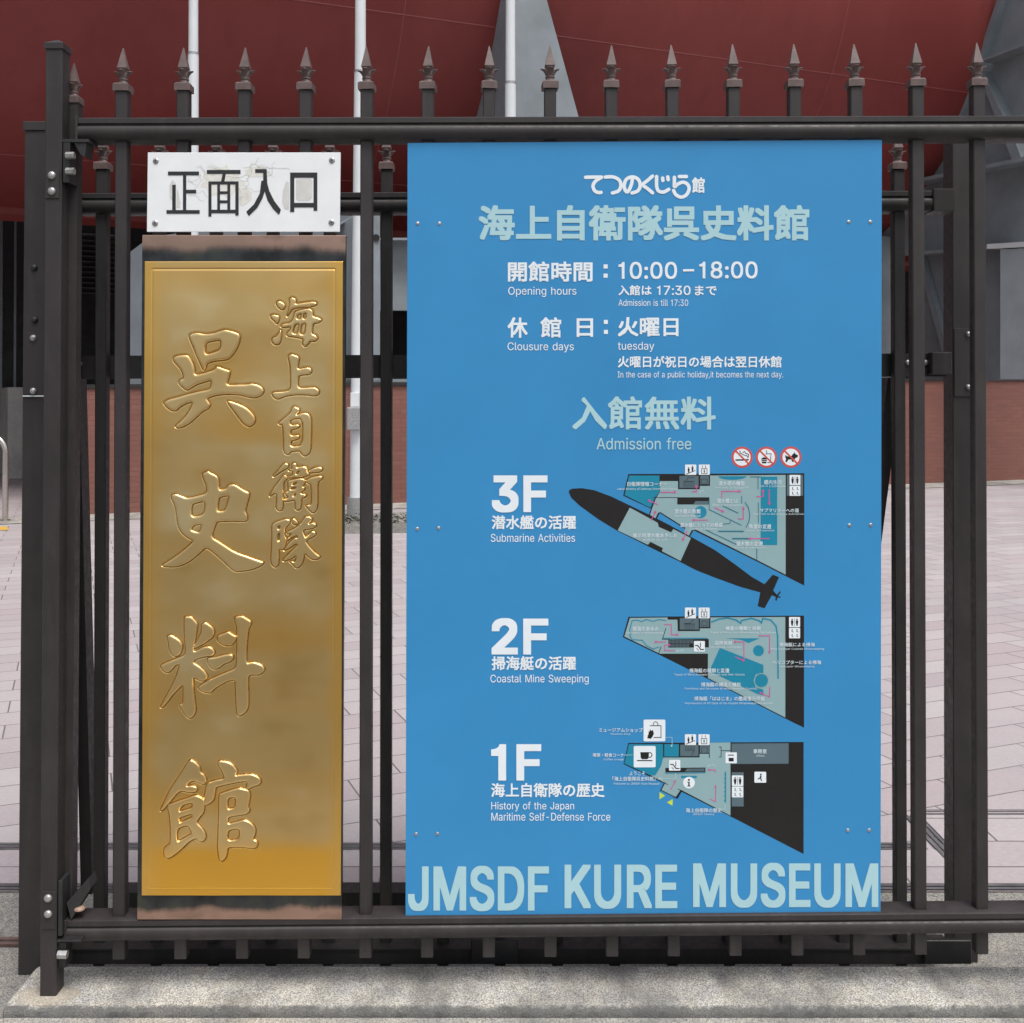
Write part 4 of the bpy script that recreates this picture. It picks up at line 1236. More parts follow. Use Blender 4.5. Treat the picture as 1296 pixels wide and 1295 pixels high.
def rrect(x0, y0, x1, y1, r):
    out = []
    for cx, cy, a in ((x1 - r, y1 - r, 0), (x0 + r, y1 - r, 90), (x0 + r, y0 + r, 180), (x1 - r, y0 + r, 270)):
        out += [(cx + r * math.cos(R(a + 22.5 * k)), cy + r * math.sin(R(a + 22.5 * k))) for k in range(5)]
    return out
def stroke(mb, pts, w, depth):
    """round ended brush line"""
    _jit[0] = (_jit[0] + 1) % 7
    fine = []
    n = len(pts)
    for i in range(n - 1):
        p0, p1, p2, p3 = pts[max(i - 1, 0)], pts[i], pts[i + 1], pts[min(i + 2, n - 1)]
        for k in range(6):
            t = k / 6
            fine.append(tuple(.5 * (2 * b + (c - a) * t + (2 * a - 5 * b + 4 * c - d_) * t * t + (3 * b - a - 3 * c + d_) * t ** 3) for a, b, c, d_ in zip(p0, p1, p2, p3)))
    fine.append(pts[-1])
    L, Rr = [], []
    for i, (x, y) in enumerate(fine):
        a, b = fine[max(i - 1, 0)], fine[min(i + 1, len(fine) - 1)]
        l = math.hypot(b[0] - a[0], b[1] - a[1]) or 1
        ux, uy = (b[0] - a[0]) / l, (b[1] - a[1]) / l
        L.append((x - uy * w / 2, y + ux * w / 2))
        Rr.append((x + uy * w / 2, y - ux * w / 2))
    D = depth - 0.00003 * _jit[0]
    for i in range(len(fine) - 1):
        pfill(mb, [L[i], L[i + 1], Rr[i + 1], Rr[i]], D - .000002 * (i % 3))
    pfill(mb, circ(fine[0][0], fine[0][1], w / 2, 14), D - .00001)
    pfill(mb, circ(fine[-1][0], fine[-1][1], w / 2, 14), D - .00002)

# ------------------------------------------------------------ blue information sign
sign = thing('information_sign', 'large blue information board with opening hours and three floor plans', 'sign', P(815, 1158, 0.003))
mb = MB()
corn = [(515.8, 181), (1116.2, 177), (1114.6, 1155), (513.2, 1161)]
mb.loft([[P(x, y, 0) + Vector((0, dy, 0)) for x, y in corn] for dy in (0.005, 0.0)])
obj('panel', mb, M['blue'], sign, bevel=0.0006)
D1, D2, D3, D4, D5, D6, D7 = [-0.00016 * k for k in range(1, 8)]
def T(name, s, x0, y0, x1, y1, m, r=0.0, ry=None, depth=None, track=0.0):
    mb = MB()
    text(mb, s, x0, y0, x1, y1, D5 if depth is None else depth, r, ry, track)
    return obj(name, mb, M[m], sign)
# rounded logo line
mb = MB()
za = lambda pts: [(510 + x / 4.18, 180 + y / 4.18) for x, y in pts]
zb_ = lambda pts: [(810 + x / 4.18, 180 + y / 4.18) for x, y in pts]
for pts in ([(966, 186), (1010, 185), (1050, 185)], [(1050, 187), (1022, 204), (1006, 228), (1012, 254), (1030, 266), (1048, 266)],
            [(1070, 185), (1110, 184), (1143, 200), (1153, 230), (1140, 258), (1108, 269)],
            [(1214, 192), (1208, 225), (1192, 260), (1178, 258), (1170, 230), (1182, 197), (1214, 184), (1245, 198), (1255, 230), (1242, 258), (1212, 269)]):
    stroke(mb, za(pts), 4.4, D5)
for pts in ([(66, 180), (40, 203), (16, 225), (40, 246), (66, 268)], [(88, 182), (88, 232), (98, 258), (124, 264), (152, 250)],
            [(120, 190), (121, 203)], [(147, 184), (149, 199)], [(182, 186), (182, 212), (183, 236), (200, 222), (228, 212), (252, 224), (260, 248), (246, 278), (218, 291), (190, 278), (178, 256)],
            [(208, 182), (246, 182)]):
    stroke(mb, zb_(pts), 4.4, D5)
text(mb, '館', 875.6, 224.5, 892, 244.3, D5, .55)
obj('logo_text', mb, M['whiteink'], sign)
T('title_text', '海上自衛隊呉史料館', 605.7, 259.6, 1024.3, 304.6, 'paleink', 1.35)
T('hours_text', '開館時間', 642.8, 331, 750, 356.6, 'whiteink', .62)
for x, y in ((766.5, 337.4), (766.5, 349), (766.8, 407.6), (766.8, 420.2)):
    mb = MB()
    pfill(mb, [(x - 2.6, y - 2.6), (x + 2.6, y - 2.6), (x + 2.6, y + 2.6), (x - 2.6, y + 2.6)], D5)
    obj('colon_dot', mb, M['whiteink'], sign)
mb = MB()
pfill(mb, [(864.5, 340.8), (878.5, 340.7), (878.5, 343.6), (864.5, 343.7)], D5)
obj('dash', mb, M['whiteink'], sign)
T('hours_text', '10:00', 782.7, 331.5, 856.9, 353.2, 'whiteink', .45)
T('hours_text', '18:00', 885, 331, 958.8, 352.6, 'whiteink', .45)
T('hours_text', 'Opening hours', 643.3, 363, 729.5, 376, 'whiteink')
T('hours_text', '入館は', 782.7, 361, 824.6, 374, 'whiteink', .28)
T('hours_text', '17:30', 831.5, 361.6, 874, 373.6, 'whiteink', .2)
T('hours_text', 'まで', 879.4, 361.4, 907, 374, 'whiteink', .28)
T('hours_text', 'Admission is till 17:30', 782.8, 379, 871, 387.4, 'whiteink')
T('closing_text', '休', 642.4, 401.7, 667.7, 427.6, 'whiteink', .6)
T('closing_text', '館', 684, 401.7, 710.3, 427.4, 'whiteink', .6)
T('closing_text', '日', 729.8, 403, 750.6, 426.6, 'whiteink', .6)
T('closing_text', '火曜日', 782, 401.5, 858.7, 426, 'whiteink', .6)
T('closing_text', 'Clousure days', 642.4, 433.4, 726.2, 446.2, 'whiteink')
T('closing_text', 'tuesday', 782, 432.8, 828, 445.6, 'whiteink')
T('closing_text', '火曜日が祝日の場合は翌日休館', 782, 450.6, 989.2, 465.4, 'whiteink', .3)
T('closing_text', 'In the case of a public holiday,it becomes the next day.', 781.8, 470, 991.2, 480, 'whiteink')
T('admission_text', '入館無料', 724.2, 501.7, 905.9, 543.9, 'paleink', .9)
T('admission_text', 'Admission free', 755, 554, 875, 569.2, 'paleink', .12)
T('floor_number', '3F', 622.4, 601.8, 693, 648.8, 'whiteink', 2.1)
T('floor_number', '2F', 622.2, 782.4, 694, 828.5, 'whiteink', 2.1)
T('floor_number', '1F', 621.6, 942, 685, 988, 'whiteink', 2.1)
T('floor_text', '潜水艦の活躍', 622.3, 652.4, 729, 670, 'whiteink', .4)
T('floor_text', 'Submarine Activities', 621.2, 675.6, 727.8, 686, 'whiteink')
T('floor_text', '掃海艇の活躍', 622.3, 830.6, 729, 848.3, 'whiteink', .4)
T('floor_text', 'Coastal Mine Sweeping', 620.7, 853.8, 745, 866.6, 'whiteink')
T('floor_text', '海上自衛隊の歴史', 621.6, 991.2, 765.2, 1009, 'whiteink', .4)
T('floor_text', 'History of the Japan', 621.8, 1014.8, 726.6, 1027.2, 'whiteink')
T('floor_text', 'Maritime Self-Defense Force', 621.8, 1028.5, 772.4, 1038.9, 'whiteink')
T('name_text', 'JMSDF', 516.4, 1095.8, 694.8, 1153.4, 'paleink', 1.8, 1.6, track=.01)
T('name_text', 'KURE', 714.5, 1094.4, 857.2, 1150.4, 'paleink', 1.8, 1.6, track=.02)
T('name_text', 'MUSEUM', 877.2, 1092, 1111.6, 1149, 'paleink', 1.8, 1.6, track=.01)

# ---- floor plans
m3 = lambda pts: [(700 + x / 3.812, 560 + y / 3.812) for x, y in pts]
m2 = lambda pts: [(780 + x / 4.629, 760 + y / 4.629) for x, y in pts]
m1 = lambda pts: [(740 + x / 4.32, 900 + y / 4.32) for x, y in pts]
md = lambda pts: [(780 + x / 5.184, 590 + y / 5.184) for x, y in pts]
def layer(name, m, depth, polys=(), lines=(), parent=None):
    for k, p in enumerate(polys):
        mb = MB()
        pfill(mb, p, depth - .00001 * (k % 5))
        obj(name, mb, M[m], parent or sign)
    if lines and len(lines) > 9:          # tread lines of one stair stay one mesh
        mb = MB()
        for p, w in lines:
            pline(mb, p, w, depth - .00006)
        obj('plan_line', mb, M[m], parent or sign)
    else:
        for p, w in lines:
            mb = MB()
            pline(mb, p, w, depth - .00006)
            obj('plan_line', mb, M[m], parent or sign)
def plan(name, outline, black2=()):
    mb = MB()
    pfill(mb, outline, D1)
    for k, p in enumerate(black2):
        pfill(mb, p, D1 - .00002 * (k + 1))
    return obj(name, mb, M['ink'], sign)
def labels(parent, rows, f):
    for s, x0, y0, x1, y1, r in rows:
        mb = MB()
        (a, b), (c, d_) = f([(x0, y0), (x1, y1)])
        text(mb, s, a, b, c, d_, D6, r * .5)
        obj('room_text', mb, M['mapink'], parent)
# 3F
subm = [(75, 240), (80, 229), (95, 223), (140, 221), (200, 231), (280, 261), (370, 304), (470, 352), (560, 398), (670, 458), (780, 519), (880, 590), (960, 650), (1020, 684),
        (1060, 638), (1090, 650), (1062, 715), (1080, 735), (1095, 717), (1099, 722), (1086, 740), (1099, 746), (1096, 750), (1084, 748), (1078, 764), (1072, 762), (1074, 745),
        (1055, 738), (1020, 801), (987, 790), (1000, 724), (900, 696), (780, 652), (690, 617), (610, 575), (480, 512), (310, 427), (220, 372), (130, 307), (88, 268)]
p3f = plan('floor_plan', m3([(363, 153), (1212, 149), (1212, 691), (985, 575), (678, 424), (662, 452), (632, 440), (637, 418), (515, 341), (498, 374), (462, 350), (472, 320), (338, 257)]), [m3(subm)])
layer('plan_floor', 'mapgrey', D2, [m3([(515, 187), (605, 187), (605, 224), (706, 224), (706, 210), (757, 210), (757, 160), (1122, 157), (1122, 638), (985, 568), (683, 418), (668, 425), (655, 450), (632, 436), (638, 412), (517, 336), (506, 340), (494, 366), (468, 350), (478, 318), (497, 268), (515, 240)]),
                                    m3([(370, 315), (505, 388), (510, 408), (570, 432), (580, 418), (665, 462), (615, 572), (525, 525), (530, 510), (470, 482), (460, 495), (312, 425)])], parent=p3f)
layer('plan_room', 'teal', D3, [m3([(367, 160), (513, 160), (513, 240), (492, 266), (470, 316), (345, 254)]), md([(948, 70), (1056, 70), (1056, 518), (946, 518)]), md(circ(762, 66, 92, 24, 24, 0, 180)), md(circ(553, 302, 40, 30)),
                                    ], parent=p3f)
layer('plan_block', 'ink', D3, [md([(400, 205), (608, 205), (608, 252), (400, 252)]), m3([(505, 388), (570, 418), (580, 418), (570, 434), (510, 408)]), m3([(470, 480), (530, 510), (522, 528), (456, 496)])], [(md([(246, 206), (400, 206)]), .7), (md([(408, 60), (408, 148)]), 1.2), (md([(408, 148), (545, 148)]), 1.2), (md([(545, 60), (545, 148)]), 1.2), (md([(545, 126), (612, 126)]), 1), (md([(612, 60), (612, 126)]), 1)], parent=p3f)
layer('plan_stair', 'mapdark', D4, [md([(414, 64), (540, 64), (540, 143), (414, 143)]), md([(551, 64), (607, 64), (607, 121), (551, 121)]), md([(505, 252), (520, 230), (606, 230), (606, 252)]), m3([(1128, 157), (1206, 157), (1206, 258), (1128, 258)])], parent=p3f)
layer('plan_line', 'ink', D5, [], [(md([(445, 135), (445, 100), (510, 100)]), .6)] + [(md([(x, 100), (x, 138)]), .35) for x in range(455, 512, 10)] + [(md([(462, 95), (470, 75), (510, 75)]), .5), (md([(558, 85), (596, 85), (596, 118), (558, 118), (558, 85)]), .5)], parent=p3f)
layer('plan_partition', 'tealdark', D4, [], [(md([(880, 71), (950, 71)]), 1), (md([(930, 75), (930, 150)]), .9), (md([(932, 240), (932, 370)]), .9), (md([(610, 285), (820, 388)]), .9), (md([(610, 205), (610, 290)]), .7), (md([(590, 420), (790, 515)]), 1.1), (md([(672, 428), (832, 428)]), 1.6),
      (md([(765, 476), (880, 476)]), 1.7), (md([(700, 262), (798, 308)]), 1.1), (md([(823, 198), (823, 245)]), .9), (md([(922, 545), (922, 615)]), 1.0), (md([(845, 240), (866, 270), (876, 320), (870, 365), (852, 400)]), 1.1), (md([(700, 380), (745, 376), (748, 360)]), .8)], parent=p3f)
for pts in ([(292, 172), (385, 172)], [(692, 205), (692, 166), (810, 166)], [(645, 272), (700, 297)], [(800, 346), (833, 346), (833, 275)], [(598, 354), (505, 354)], [(463, 427), (438, 482)], [(1004, 156), (1004, 248)], [(920, 200), (962, 200), (962, 162)], [(1002, 476), (875, 476)], [(230, 355), (256, 300)], [(500, 168), (525, 168), (525, 132)], [(270, 252), (215, 226)]):
    mb = MB()
    pline(mb, md(pts), 1.1, D5, 2.0)
    obj('route_arrow', mb, M['pink'], p3f)
labels(p3f, [('自衛隊情報コーナー', 358, 190, 550, 212, .15), ('Japan Ministry of Defense Information Corner', 308, 219, 600, 232, 0), ('潜水艦の機能', 797, 186, 925, 209, .15), ('Functions of Submarine', 780, 211, 945, 223, 0),
             ('艦内生活', 1018, 181, 1103, 203, .15), ('Life in a Submarine', 998, 206, 1122, 216, 0), ('潜水艦とは', 790, 271, 892, 293, .15), ('What is a Submarine?', 768, 297, 915, 308, 0),
             ('潜水艦の救難', 585, 321, 712, 344, .15), ('Submarine Rescue', 585, 347, 712, 359, 0), ('潜水艦にとっての脅威', 612, 388, 818, 409, .15), ('Threats to Submarine', 660, 411, 790, 422, 0),
             ('サブマリナーへの道', 997, 318, 1186, 338, .15), ('The Path to Becoming a Submariner', 967, 341, 1212, 352, 0), ('魚雷の変遷', 945, 395, 1052, 417, .15), ('History of Torpedoes', 930, 420, 1067, 431, 0),
             ('潜水艦の変遷', 882, 478, 1012, 500, .15), ('History of Submarines', 873, 503, 1025, 514, 0), ('展示用潜水艦あきしお', 385, 438, 600, 459, .15), ('AKISHIO SS-579', 432, 464, 550, 475, 0), ('2Fへ', 702, 229, 732, 243, 0)], m3)
# prohibition signs
for cx, cy, kind in ((939.2, 578.8, 0), (970, 578.8, 1), (1001, 578.6, 2)):
    mb = MB()
    pfill(mb, circ(cx, cy, 13.4), D2)
    ps = obj('prohibition_sign', mb, M['red'], sign)
    mb = MB()
    pfill(mb, circ(cx, cy, 10.7), D3)
    obj('sign_field', mb, M['whiteink'], ps)
    mb = MB()
    zp = lambda pts: [(920 + x / 12.96, 560 + y / 12.96) for x, y in pts]
    if kind == 0:
        pline(mb, zp([(152, 290), (345, 286)]), 1.8, D4)
        pline(mb, zp([(212, 140), (218, 172), (260, 200), (330, 222), (345, 250)]), .9, D4)
        pline(mb, zp([(262, 165), (290, 150), (312, 182), (355, 195), (355, 235)]), .9, D4)
    elif kind == 1:
        pline(mb, zp([(640, 190), (725, 185), (712, 330), (668, 330)]), .8, D4)
        pline(mb, zp([(648, 135), (655, 188)]), .8, D4)
        pfill(mb, zp(circ(610, 280, 46, 16, 34, 180, 360)), D4)
        pfill(mb, zp([(568, 288), (655, 288), (655, 306), (568, 306)]), D4)
        pfill(mb, zp([(572, 316), (650, 316), (645, 344), (577, 344)]), D4)
    else:
        pfill(mb, zp([(958, 205), (985, 228), (1058, 225), (1080, 195), (1098, 180), (1108, 155), (1120, 188), (1165, 212), (1160, 240), (1125, 258), (1105, 290), (1090, 322), (1068, 320), (1058, 282), (1010, 280), (985, 322), (958, 322), (970, 270), (958, 240)]), D4)
    obj('sign_picture', mb, M['ink'], ps)
    mb = MB()
    pline(mb, [(cx - 8.2, cy - 8.2), (cx + 8.2, cy + 8.2)], 2.0, D5)
    obj('sign_slash', mb, M['red'], ps)
def icon(x0, y0, x1, y1, kind, parent):
    mb = MB()
    w, h = x1 - x0, y1 - y0
    pfill(mb, rrect(x0, y0, x1, y1, w * .06), D5) if kind != 'info' else pfill(mb, circ((x0 + x1) / 2, (y0 + y1) / 2, w / 2), D5)
    ic = obj('map_icon', mb, M['whiteink'], parent)
    mb = MB()
    q = lambda pts: [(x0 + a * w, y0 + b * h) for a, b in pts]
    man = lambda c, s, y: (pfill(mb, q(circ(c, y, .07 * s, 10)), D6), pfill(mb, q([(c - .11 * s, y + .1 * s), (c + .11 * s, y + .1 * s), (c + .10 * s, y + .36 * s), (c + .05 * s, y + .62 * s), (c - .05 * s, y + .62 * s), (c - .10 * s, y + .36 * s)]), D6))
    if kind == 'stairs':
        pline(mb, q([(.12, .92), (.88, .58)]), w * .06, D6)
        man(.32, .8, .30); man(.66, .8, .16)
    elif kind == 'lift':
        pline(mb, q([(.25, .40), (.75, .40), (.75, .88), (.25, .88), (.25, .40)]), w * .05, D6)
        pline(mb, q([(.32, .12), (.32, .3)]), w * .05, D6); pline(mb, q([(.62, .12), (.62, .3)]), w * .05, D6)
        man(.5, .5, .5)
    elif kind == 'escalator':
        pline(mb, q([(.15, .42), (.35, .42), (.62, .80), (.88, .80)]), w * .09, D6)
        pline(mb, q([(.60, .2), (.60, .55)]), w * .07, D6)
        pline(mb, q([(.25, .70), (.42, .88)]), w * .05, D6)
    elif kind == 'toilet':
        man(.28, 1.0, .24); man(.72, 1.0, .24)
        pline(mb, q([(.5, .15), (.5, .88)]), w * .03, D6)
    elif kind == 'access':
        for cx, cy in ((.28, .28), (.72, .28), (.28, .74), (.72, .74)):
            pfill(mb, q(circ(cx, cy - .1, .05, 8)), D6)
            pline(mb, q([(cx, cy - .05), (cx - .02, cy + .06), (cx + .1, cy + .12)]), w * .05, D6)
    elif kind == 'bag':
        pline(mb, q([(.30, .28), (.80, .28), (.80, .82), (.48, .82)]), w * .035, D6)
        pline(mb, q([(.44, .27)] + circ(.55, .2, .1, 8, None, 180, 360) + [(.66, .27)]), w * .03, D6)
        pfill(mb, q([(.17, .86), (.20, .72), (.24, .62), (.22, .54), (.27, .56), (.30, .45), (.36, .52), (.42, .47), (.46, .58), (.47, .66), (.40, .80), (.34, .88)]), D6)
    elif kind == 'cup':
        pfill(mb, q([(.30, .29), (.70, .29), (.68, .55), (.62, .62), (.38, .62), (.32, .55)]), D6)
        pline(mb, q(circ(.72, .42, .11, 10, None, -100, 100)), w * .035, D6)
        pfill(mb, q([(.14, .66), (.86, .66), (.84, .71), (.16, .71)]), D6)
    elif kind == 'info':
        pfill(mb, q(circ(.5, .26, .085, 16)), D6)
        pfill(mb, q([(.36, .42), (.56, .42), (.56, .76), (.64, .76), (.64, .82), (.36, .82), (.36, .76), (.44, .76), (.44, .48), (.36, .48)]), D6)
    elif kind == 'cloak':
        pfill(mb, q([(.28, .5), (.72, .5), (.72, .82), (.28, .82)]), D6)
        pline(mb, q([(.25, .25), (.7, .25)]), w * .08, D6)
    elif kind == 'nurse':
        pfill(mb, q(circ(.55, .25, .08, 10)), D6)
        pfill(mb, q([(.50, .34), (.62, .36), (.58, .58), (.66, .84), (.56, .84), (.50, .62), (.30, .72), (.28, .64), (.46, .52)]), D6)
    obj('icon_picture', mb, M['ink'], ic)
def ic(f, x0, y0, x1, y1, kind, parent):
    (a, b), (c, d_) = f([(x0, y0), (x1, y1)])
    icon(a, b, c, d_, kind, parent)
ic(m3, 637, 107, 691, 157, 'stairs', p3f); ic(m3, 703, 107, 756, 157, 'lift', p3f); ic(m3, 1141, 157, 1193, 206, 'toilet', p3f); ic(m3, 1141, 210, 1193, 258, 'access', p3f)
# 2F
p2f = plan('floor_plan', m2([(71, 96), (1100, 89), (1100, 746), (985, 690), (540, 462), (255, 320), (38, 215)]))
layer('plan_floor', 'mapgrey', D2, [m2([(80, 103), (300, 100), (300, 113), (358, 113), (360, 178), (486, 178), (486, 162), (548, 160), (548, 100), (990, 97), (990, 686), (537, 455), (537, 312), (255, 312), (47, 211)])], parent=p2f)
layer('plan_room', 'teal', D3, [m2([(607, 278), (862, 378), (862, 425), (818, 432), (804, 468), (816, 510), (862, 524), (862, 556), (825, 548), (555, 420), (555, 392)]), m2(circ(833, 295, 32, 30)), m2(circ(850, 470, 38, 30)), m2([(640, 222), (840, 222), (775, 250), (735, 232)])],
      [(m2([(276, 222), (530, 222)]), 1.3)] + [(m2(p), 1.9) for p in ([(560, 126), (600, 110), (650, 103), (700, 114), (728, 134), (735, 118), (790, 105), (835, 118), (850, 132), (858, 106), (905, 115), (935, 150), (945, 210), (948, 455)],)] + [(m2(p), 1.2) for p in ([(85, 200), (78, 175), (92, 120), (115, 115), (150, 124), (175, 112), (215, 123), (250, 112), (288, 118)], [(78, 205), (92, 230), (152, 234), (178, 266), (215, 285), (248, 274)])], parent=p2f)
layer('plan_block', 'ink', D3, [m2([(300, 98), (372, 98), (372, 112), (358, 112)]), m2([(305, 228), (542, 226), (542, 275), (305, 277)])], [(m2([(364, 110), (364, 176), (486, 176), (486, 160), (548, 160), (548, 100)]), 1.5), (m2([(270, 228), (290, 165)]), .9), (m2([(248, 312), (262, 272)]), .9), (m2([(276, 228), (310, 228)]), .8)], parent=p2f)
layer('plan_stair', 'mapdark', D4, [m2([(372, 104), (483, 104), (483, 171), (372, 171)]), m2([(490, 106), (544, 106), (544, 156), (490, 156)])], [(m2([(x, 234), (x, 250)]), 1.0) for x in range(312, 452, 8)] + [(m2([(x, 258), (x, 272)]), 1.0) for x in range(312, 430, 8)], parent=p2f)
layer('plan_line', 'ink', D5, [], [(m2([(400, 135), (430, 135), (455, 110)]), .6), (m2([(400, 138), (460, 138)]), .5)] + [(m2([(x, 138), (x, 168)]), .35) for x in range(402, 462, 9)] + [(m2([(502, 122), (532, 122), (532, 150), (502, 150), (502, 122)]), .5)], parent=p2f)
layer('plan_path', 'mapgrey', D4, [m2([(540, 440), (862, 590), (862, 604), (540, 452)])], [(m2(circ(850, 470, 42, 24)), .8)], parent=p2f)
for pts in ([(282, 141), (322, 141), (322, 201), (358, 201)], [(835, 207), (898, 207), (898, 305)], [(748, 352), (748, 243), (695, 243)], [(700, 332), (745, 352)], [(290, 243), (230, 243)], [(340, 294), (282, 294), (282, 262), (310, 260)], [(900, 508), (897, 566), (845, 542)]):
    mb = MB()
    pline(mb, m2(pts), 1.0, D5, 1.8)
    obj('route_arrow', mb, M['pink'], p2f)
labels(p2f, [('掃海のあゆみ', 95, 152, 248, 180, .15), ('Footsteps in Minesweeping', 62, 184, 275, 198, 0), ('機雷の種類と技術', 640, 151, 847, 176, .15), ('Types of Mines and Minesweeping Techniques', 553, 181, 935, 196, 0),
             ('国際貢献', 578, 237, 680, 261, .15), ('International Contribution', 545, 266, 735, 280, 0), ('掃海艇による掃海', 955, 247, 1163, 271, .15), ('Mine Sweeper Coastals Minesweeping', 905, 278, 1217, 292, 0),
             ('ヘリコプターによる掃海', 915, 351, 1200, 375, .15), ('Helicopter Minesweeping', 957, 381, 1160, 395, 0), ('掃海艇の種類と変遷', 428, 398, 662, 424, .15), ('Types of Mine Sweeper Coastals and their History', 340, 428, 752, 443, 0),
             ('掃海艇の構造と機能', 497, 480, 730, 506, .15), ('Functions and Structure of Mine Sweeper Coastals', 402, 510, 825, 525, 0), ('掃海艇「ははじま」の艦尾復元甲板', 457, 562, 870, 588, .15), ('Reproduction of Aft Deck of the Coastal Minesweeper HAHAJIMA', 402, 596, 917, 611, 0), ('3Fへ', 350, 287, 396, 303, 0)], m2)
ic(m2, 402, 42, 467, 105, 'stairs', p2f); ic(m2, 482, 42, 547, 105, 'lift', p2f); ic(m2, 1012, 97, 1077, 157, 'toilet', p2f); ic(m2, 1012, 161, 1077, 222, 'access', p2f); ic(m2, 455, 238, 519, 300, 'escalator', p2f)
# 1F
p1f = plan('floor_plan', m1([(238, 175), (1197, 169), (1197, 782), (795, 575), (527, 440), (505, 478), (484, 468), (413, 434), (432, 395), (212, 290)]))
layer('plan_floor', 'mapgrey', D2, [m1([(430, 254), (628, 254), (628, 234), (683, 234), (683, 173), (798, 172), (798, 572), (525, 430), (498, 470), (420, 432), (440, 394), (362, 352), (405, 300)])], parent=p1f)
layer('plan_room', 'teal', D3, [m1([(242, 181), (428, 181), (430, 250), (418, 300), (386, 352), (360, 352), (217, 287)]), m1([(435, 181), (515, 181), (515, 249), (435, 249)]), m1([(527, 354), (613, 354), (613, 367), (527, 367)])],
      [(m1([(442, 340), (660, 338)]), 1.1), (m1([(770, 335), (770, 500)]), 1.6)] + [(m1([(764, y), (770, y + 4)]), 1.2) for y in range(345, 500, 24)], parent=p1f)
layer('plan_block', 'ink', D3, [m1([(441, 311), (660, 309), (660, 334), (441, 336)])], [(m1([(431, 179), (431, 252), (626, 250), (626, 232), (682, 232), (682, 255)]), .9), (m1([(518, 179), (518, 250)]), .9), (m1([(626, 179), (626, 250)]), .9), (m1([(682, 176), (682, 196)]), .8), (m1([(735, 197), (746, 197), (746, 252), (735, 252)]), .8), (m1([(746, 216), (800, 216)]), .7), (m1([(800, 172), (800, 575)]), 1.2), (m1([(434, 390), (453, 402)]), .8), (m1([(511, 427), (530, 437)]), .8), (m1([(430, 404), (414, 434)]), .8), (m1([(486, 468), (507, 477), (527, 442)]), 1)], parent=p1f)
layer('plan_stair', 'mapdark', D4, [m1([(522, 184), (622, 184), (622, 247), (522, 247)]), m1([(630, 184), (679, 184), (679, 229), (630, 229)]), m1([(803, 178), (1115, 176), (1115, 288), (803, 290)]), m1([(804, 335), (869, 335), (869, 522), (804, 522)]), m1([(560, 315), (655, 314), (655, 330), (548, 331)])], parent=p1f)
layer('plan_line', 'ink', D5, [], [(m1([(550, 214), (600, 214)]), .6), (m1([(600, 214), (585, 240)]), .6)] + [(m1([(x, 190), (x, 214)]), .35) for x in range(552, 604, 8)] + [(m1([(640, 226), (640, 197), (670, 197), (670, 226)]), .5)] + [(m1([(x, 316), (x, 330)]), .3) for x in range(580, 655, 9)], parent=p1f)
mb = MB()
for p in ([(440, 144), (478, 144), (478, 190)], [(405, 370), (497, 370), (497, 340)], [(768, 500), (768, 536), (740, 536)], [(238, 240), (262, 240)]):
    pline(mb, m1(p), .6, D5)
pfill(mb, m1(circ(475, 190, 5, 12)), D5 - .0001)
obj('leader_line', mb, M['paleink'], p1f)
for pts in ([(472, 428), (494, 384)], [(714, 338), (714, 322), (678, 322)], [(683, 480), (716, 496), (716, 412)]):
    mb = MB()
    pline(mb, m1(pts), .9, D5, 1.6)
    obj('route_arrow', mb, M['pink'], p1f)
for tri in ([(409, 443), (440, 463), (409, 483)], [(482, 481), (480, 518), (449, 500)]):
    mb = MB()
    pfill(mb, m1(tri), D2)
    obj('entrance_arrow', mb, M['yellow'], p1f)
labels(p1f, [('ミュージアムショップ', 78, 92, 318, 116, .15), ('Museum shop', 143, 121, 250, 132, 0), ('喫茶・軽食コーナー', 45, 230, 235, 252, .15), ('Coffee lounge', 103, 259, 212, 272, 0), ('ようこそ', 245, 330, 330, 352, .15), ('「海上自衛隊呉史料館」へ', 152, 358, 425, 383, .15),
             ('Welcome to JMSDF Kure Museum', 157, 391, 410, 403, 0), ('海上自衛隊の歴史', 553, 531, 750, 555, .15), ('JMSDF History', 590, 559, 710, 572, 0), ('事務室', 922, 208, 995, 232, .15), ('Office', 938, 239, 982, 250, 0), ('2Fへ', 672, 290, 715, 304, 0)], m1)
ic(m1, 322, 47, 441, 166, 'bag', p1f); ic(m1, 268, 191, 388, 308, 'cup', p1f); ic(m1, 548, 127, 609, 186, 'stairs', p1f); ic(m1, 622, 127, 683, 186, 'lift', p1f); ic(m1, 461, 267, 523, 326, 'escalator', p1f); ic(m1, 538, 360, 602, 424, 'info', p1f)
ic(m1, 770, 226, 832, 286, 'cloak', p1f); ic(m1, 928, 332, 992, 392, 'nurse', p1f); ic(m1, 805, 352, 867, 410, 'toilet', p1f); ic(m1, 805, 413, 867, 472, 'access', p1f)
# screws
def screw(px, py, Y, r, parent, cross=True):
    q = P(px, py, Y)
    mb = MB()
    mb.dome((q.x, Y, q.z), r, r * .42, (0, -1, 0), 18)
    s_ = obj('screw', mb, M['zinc'], parent, smooth=True)
    if cross:
        mb = MB()
        yy = Y - r * .42 - .0003
        mb.box(q.x - r * .5, q.x + r * .5, yy, yy + .001, q.z - r * .1, q.z + r * .1)
        mb.box(q.x - r * .1, q.x + r * .1, yy - .0001, yy + .001, q.z - r * .5, q.z + r * .5)
        obj('screw_slot', mb, M['black'], s_)
for px, py in ((528.5, 283), (556, 283), (1074, 281), (1101.5, 281), (528, 669.5), (555, 668.5), (1075, 665), (1102, 664.5), (526.5, 1056), (553.5, 1055.5), (1073, 1051), (1100, 1051)):
    screw(px, py, 0.0, .0044, sign, False)
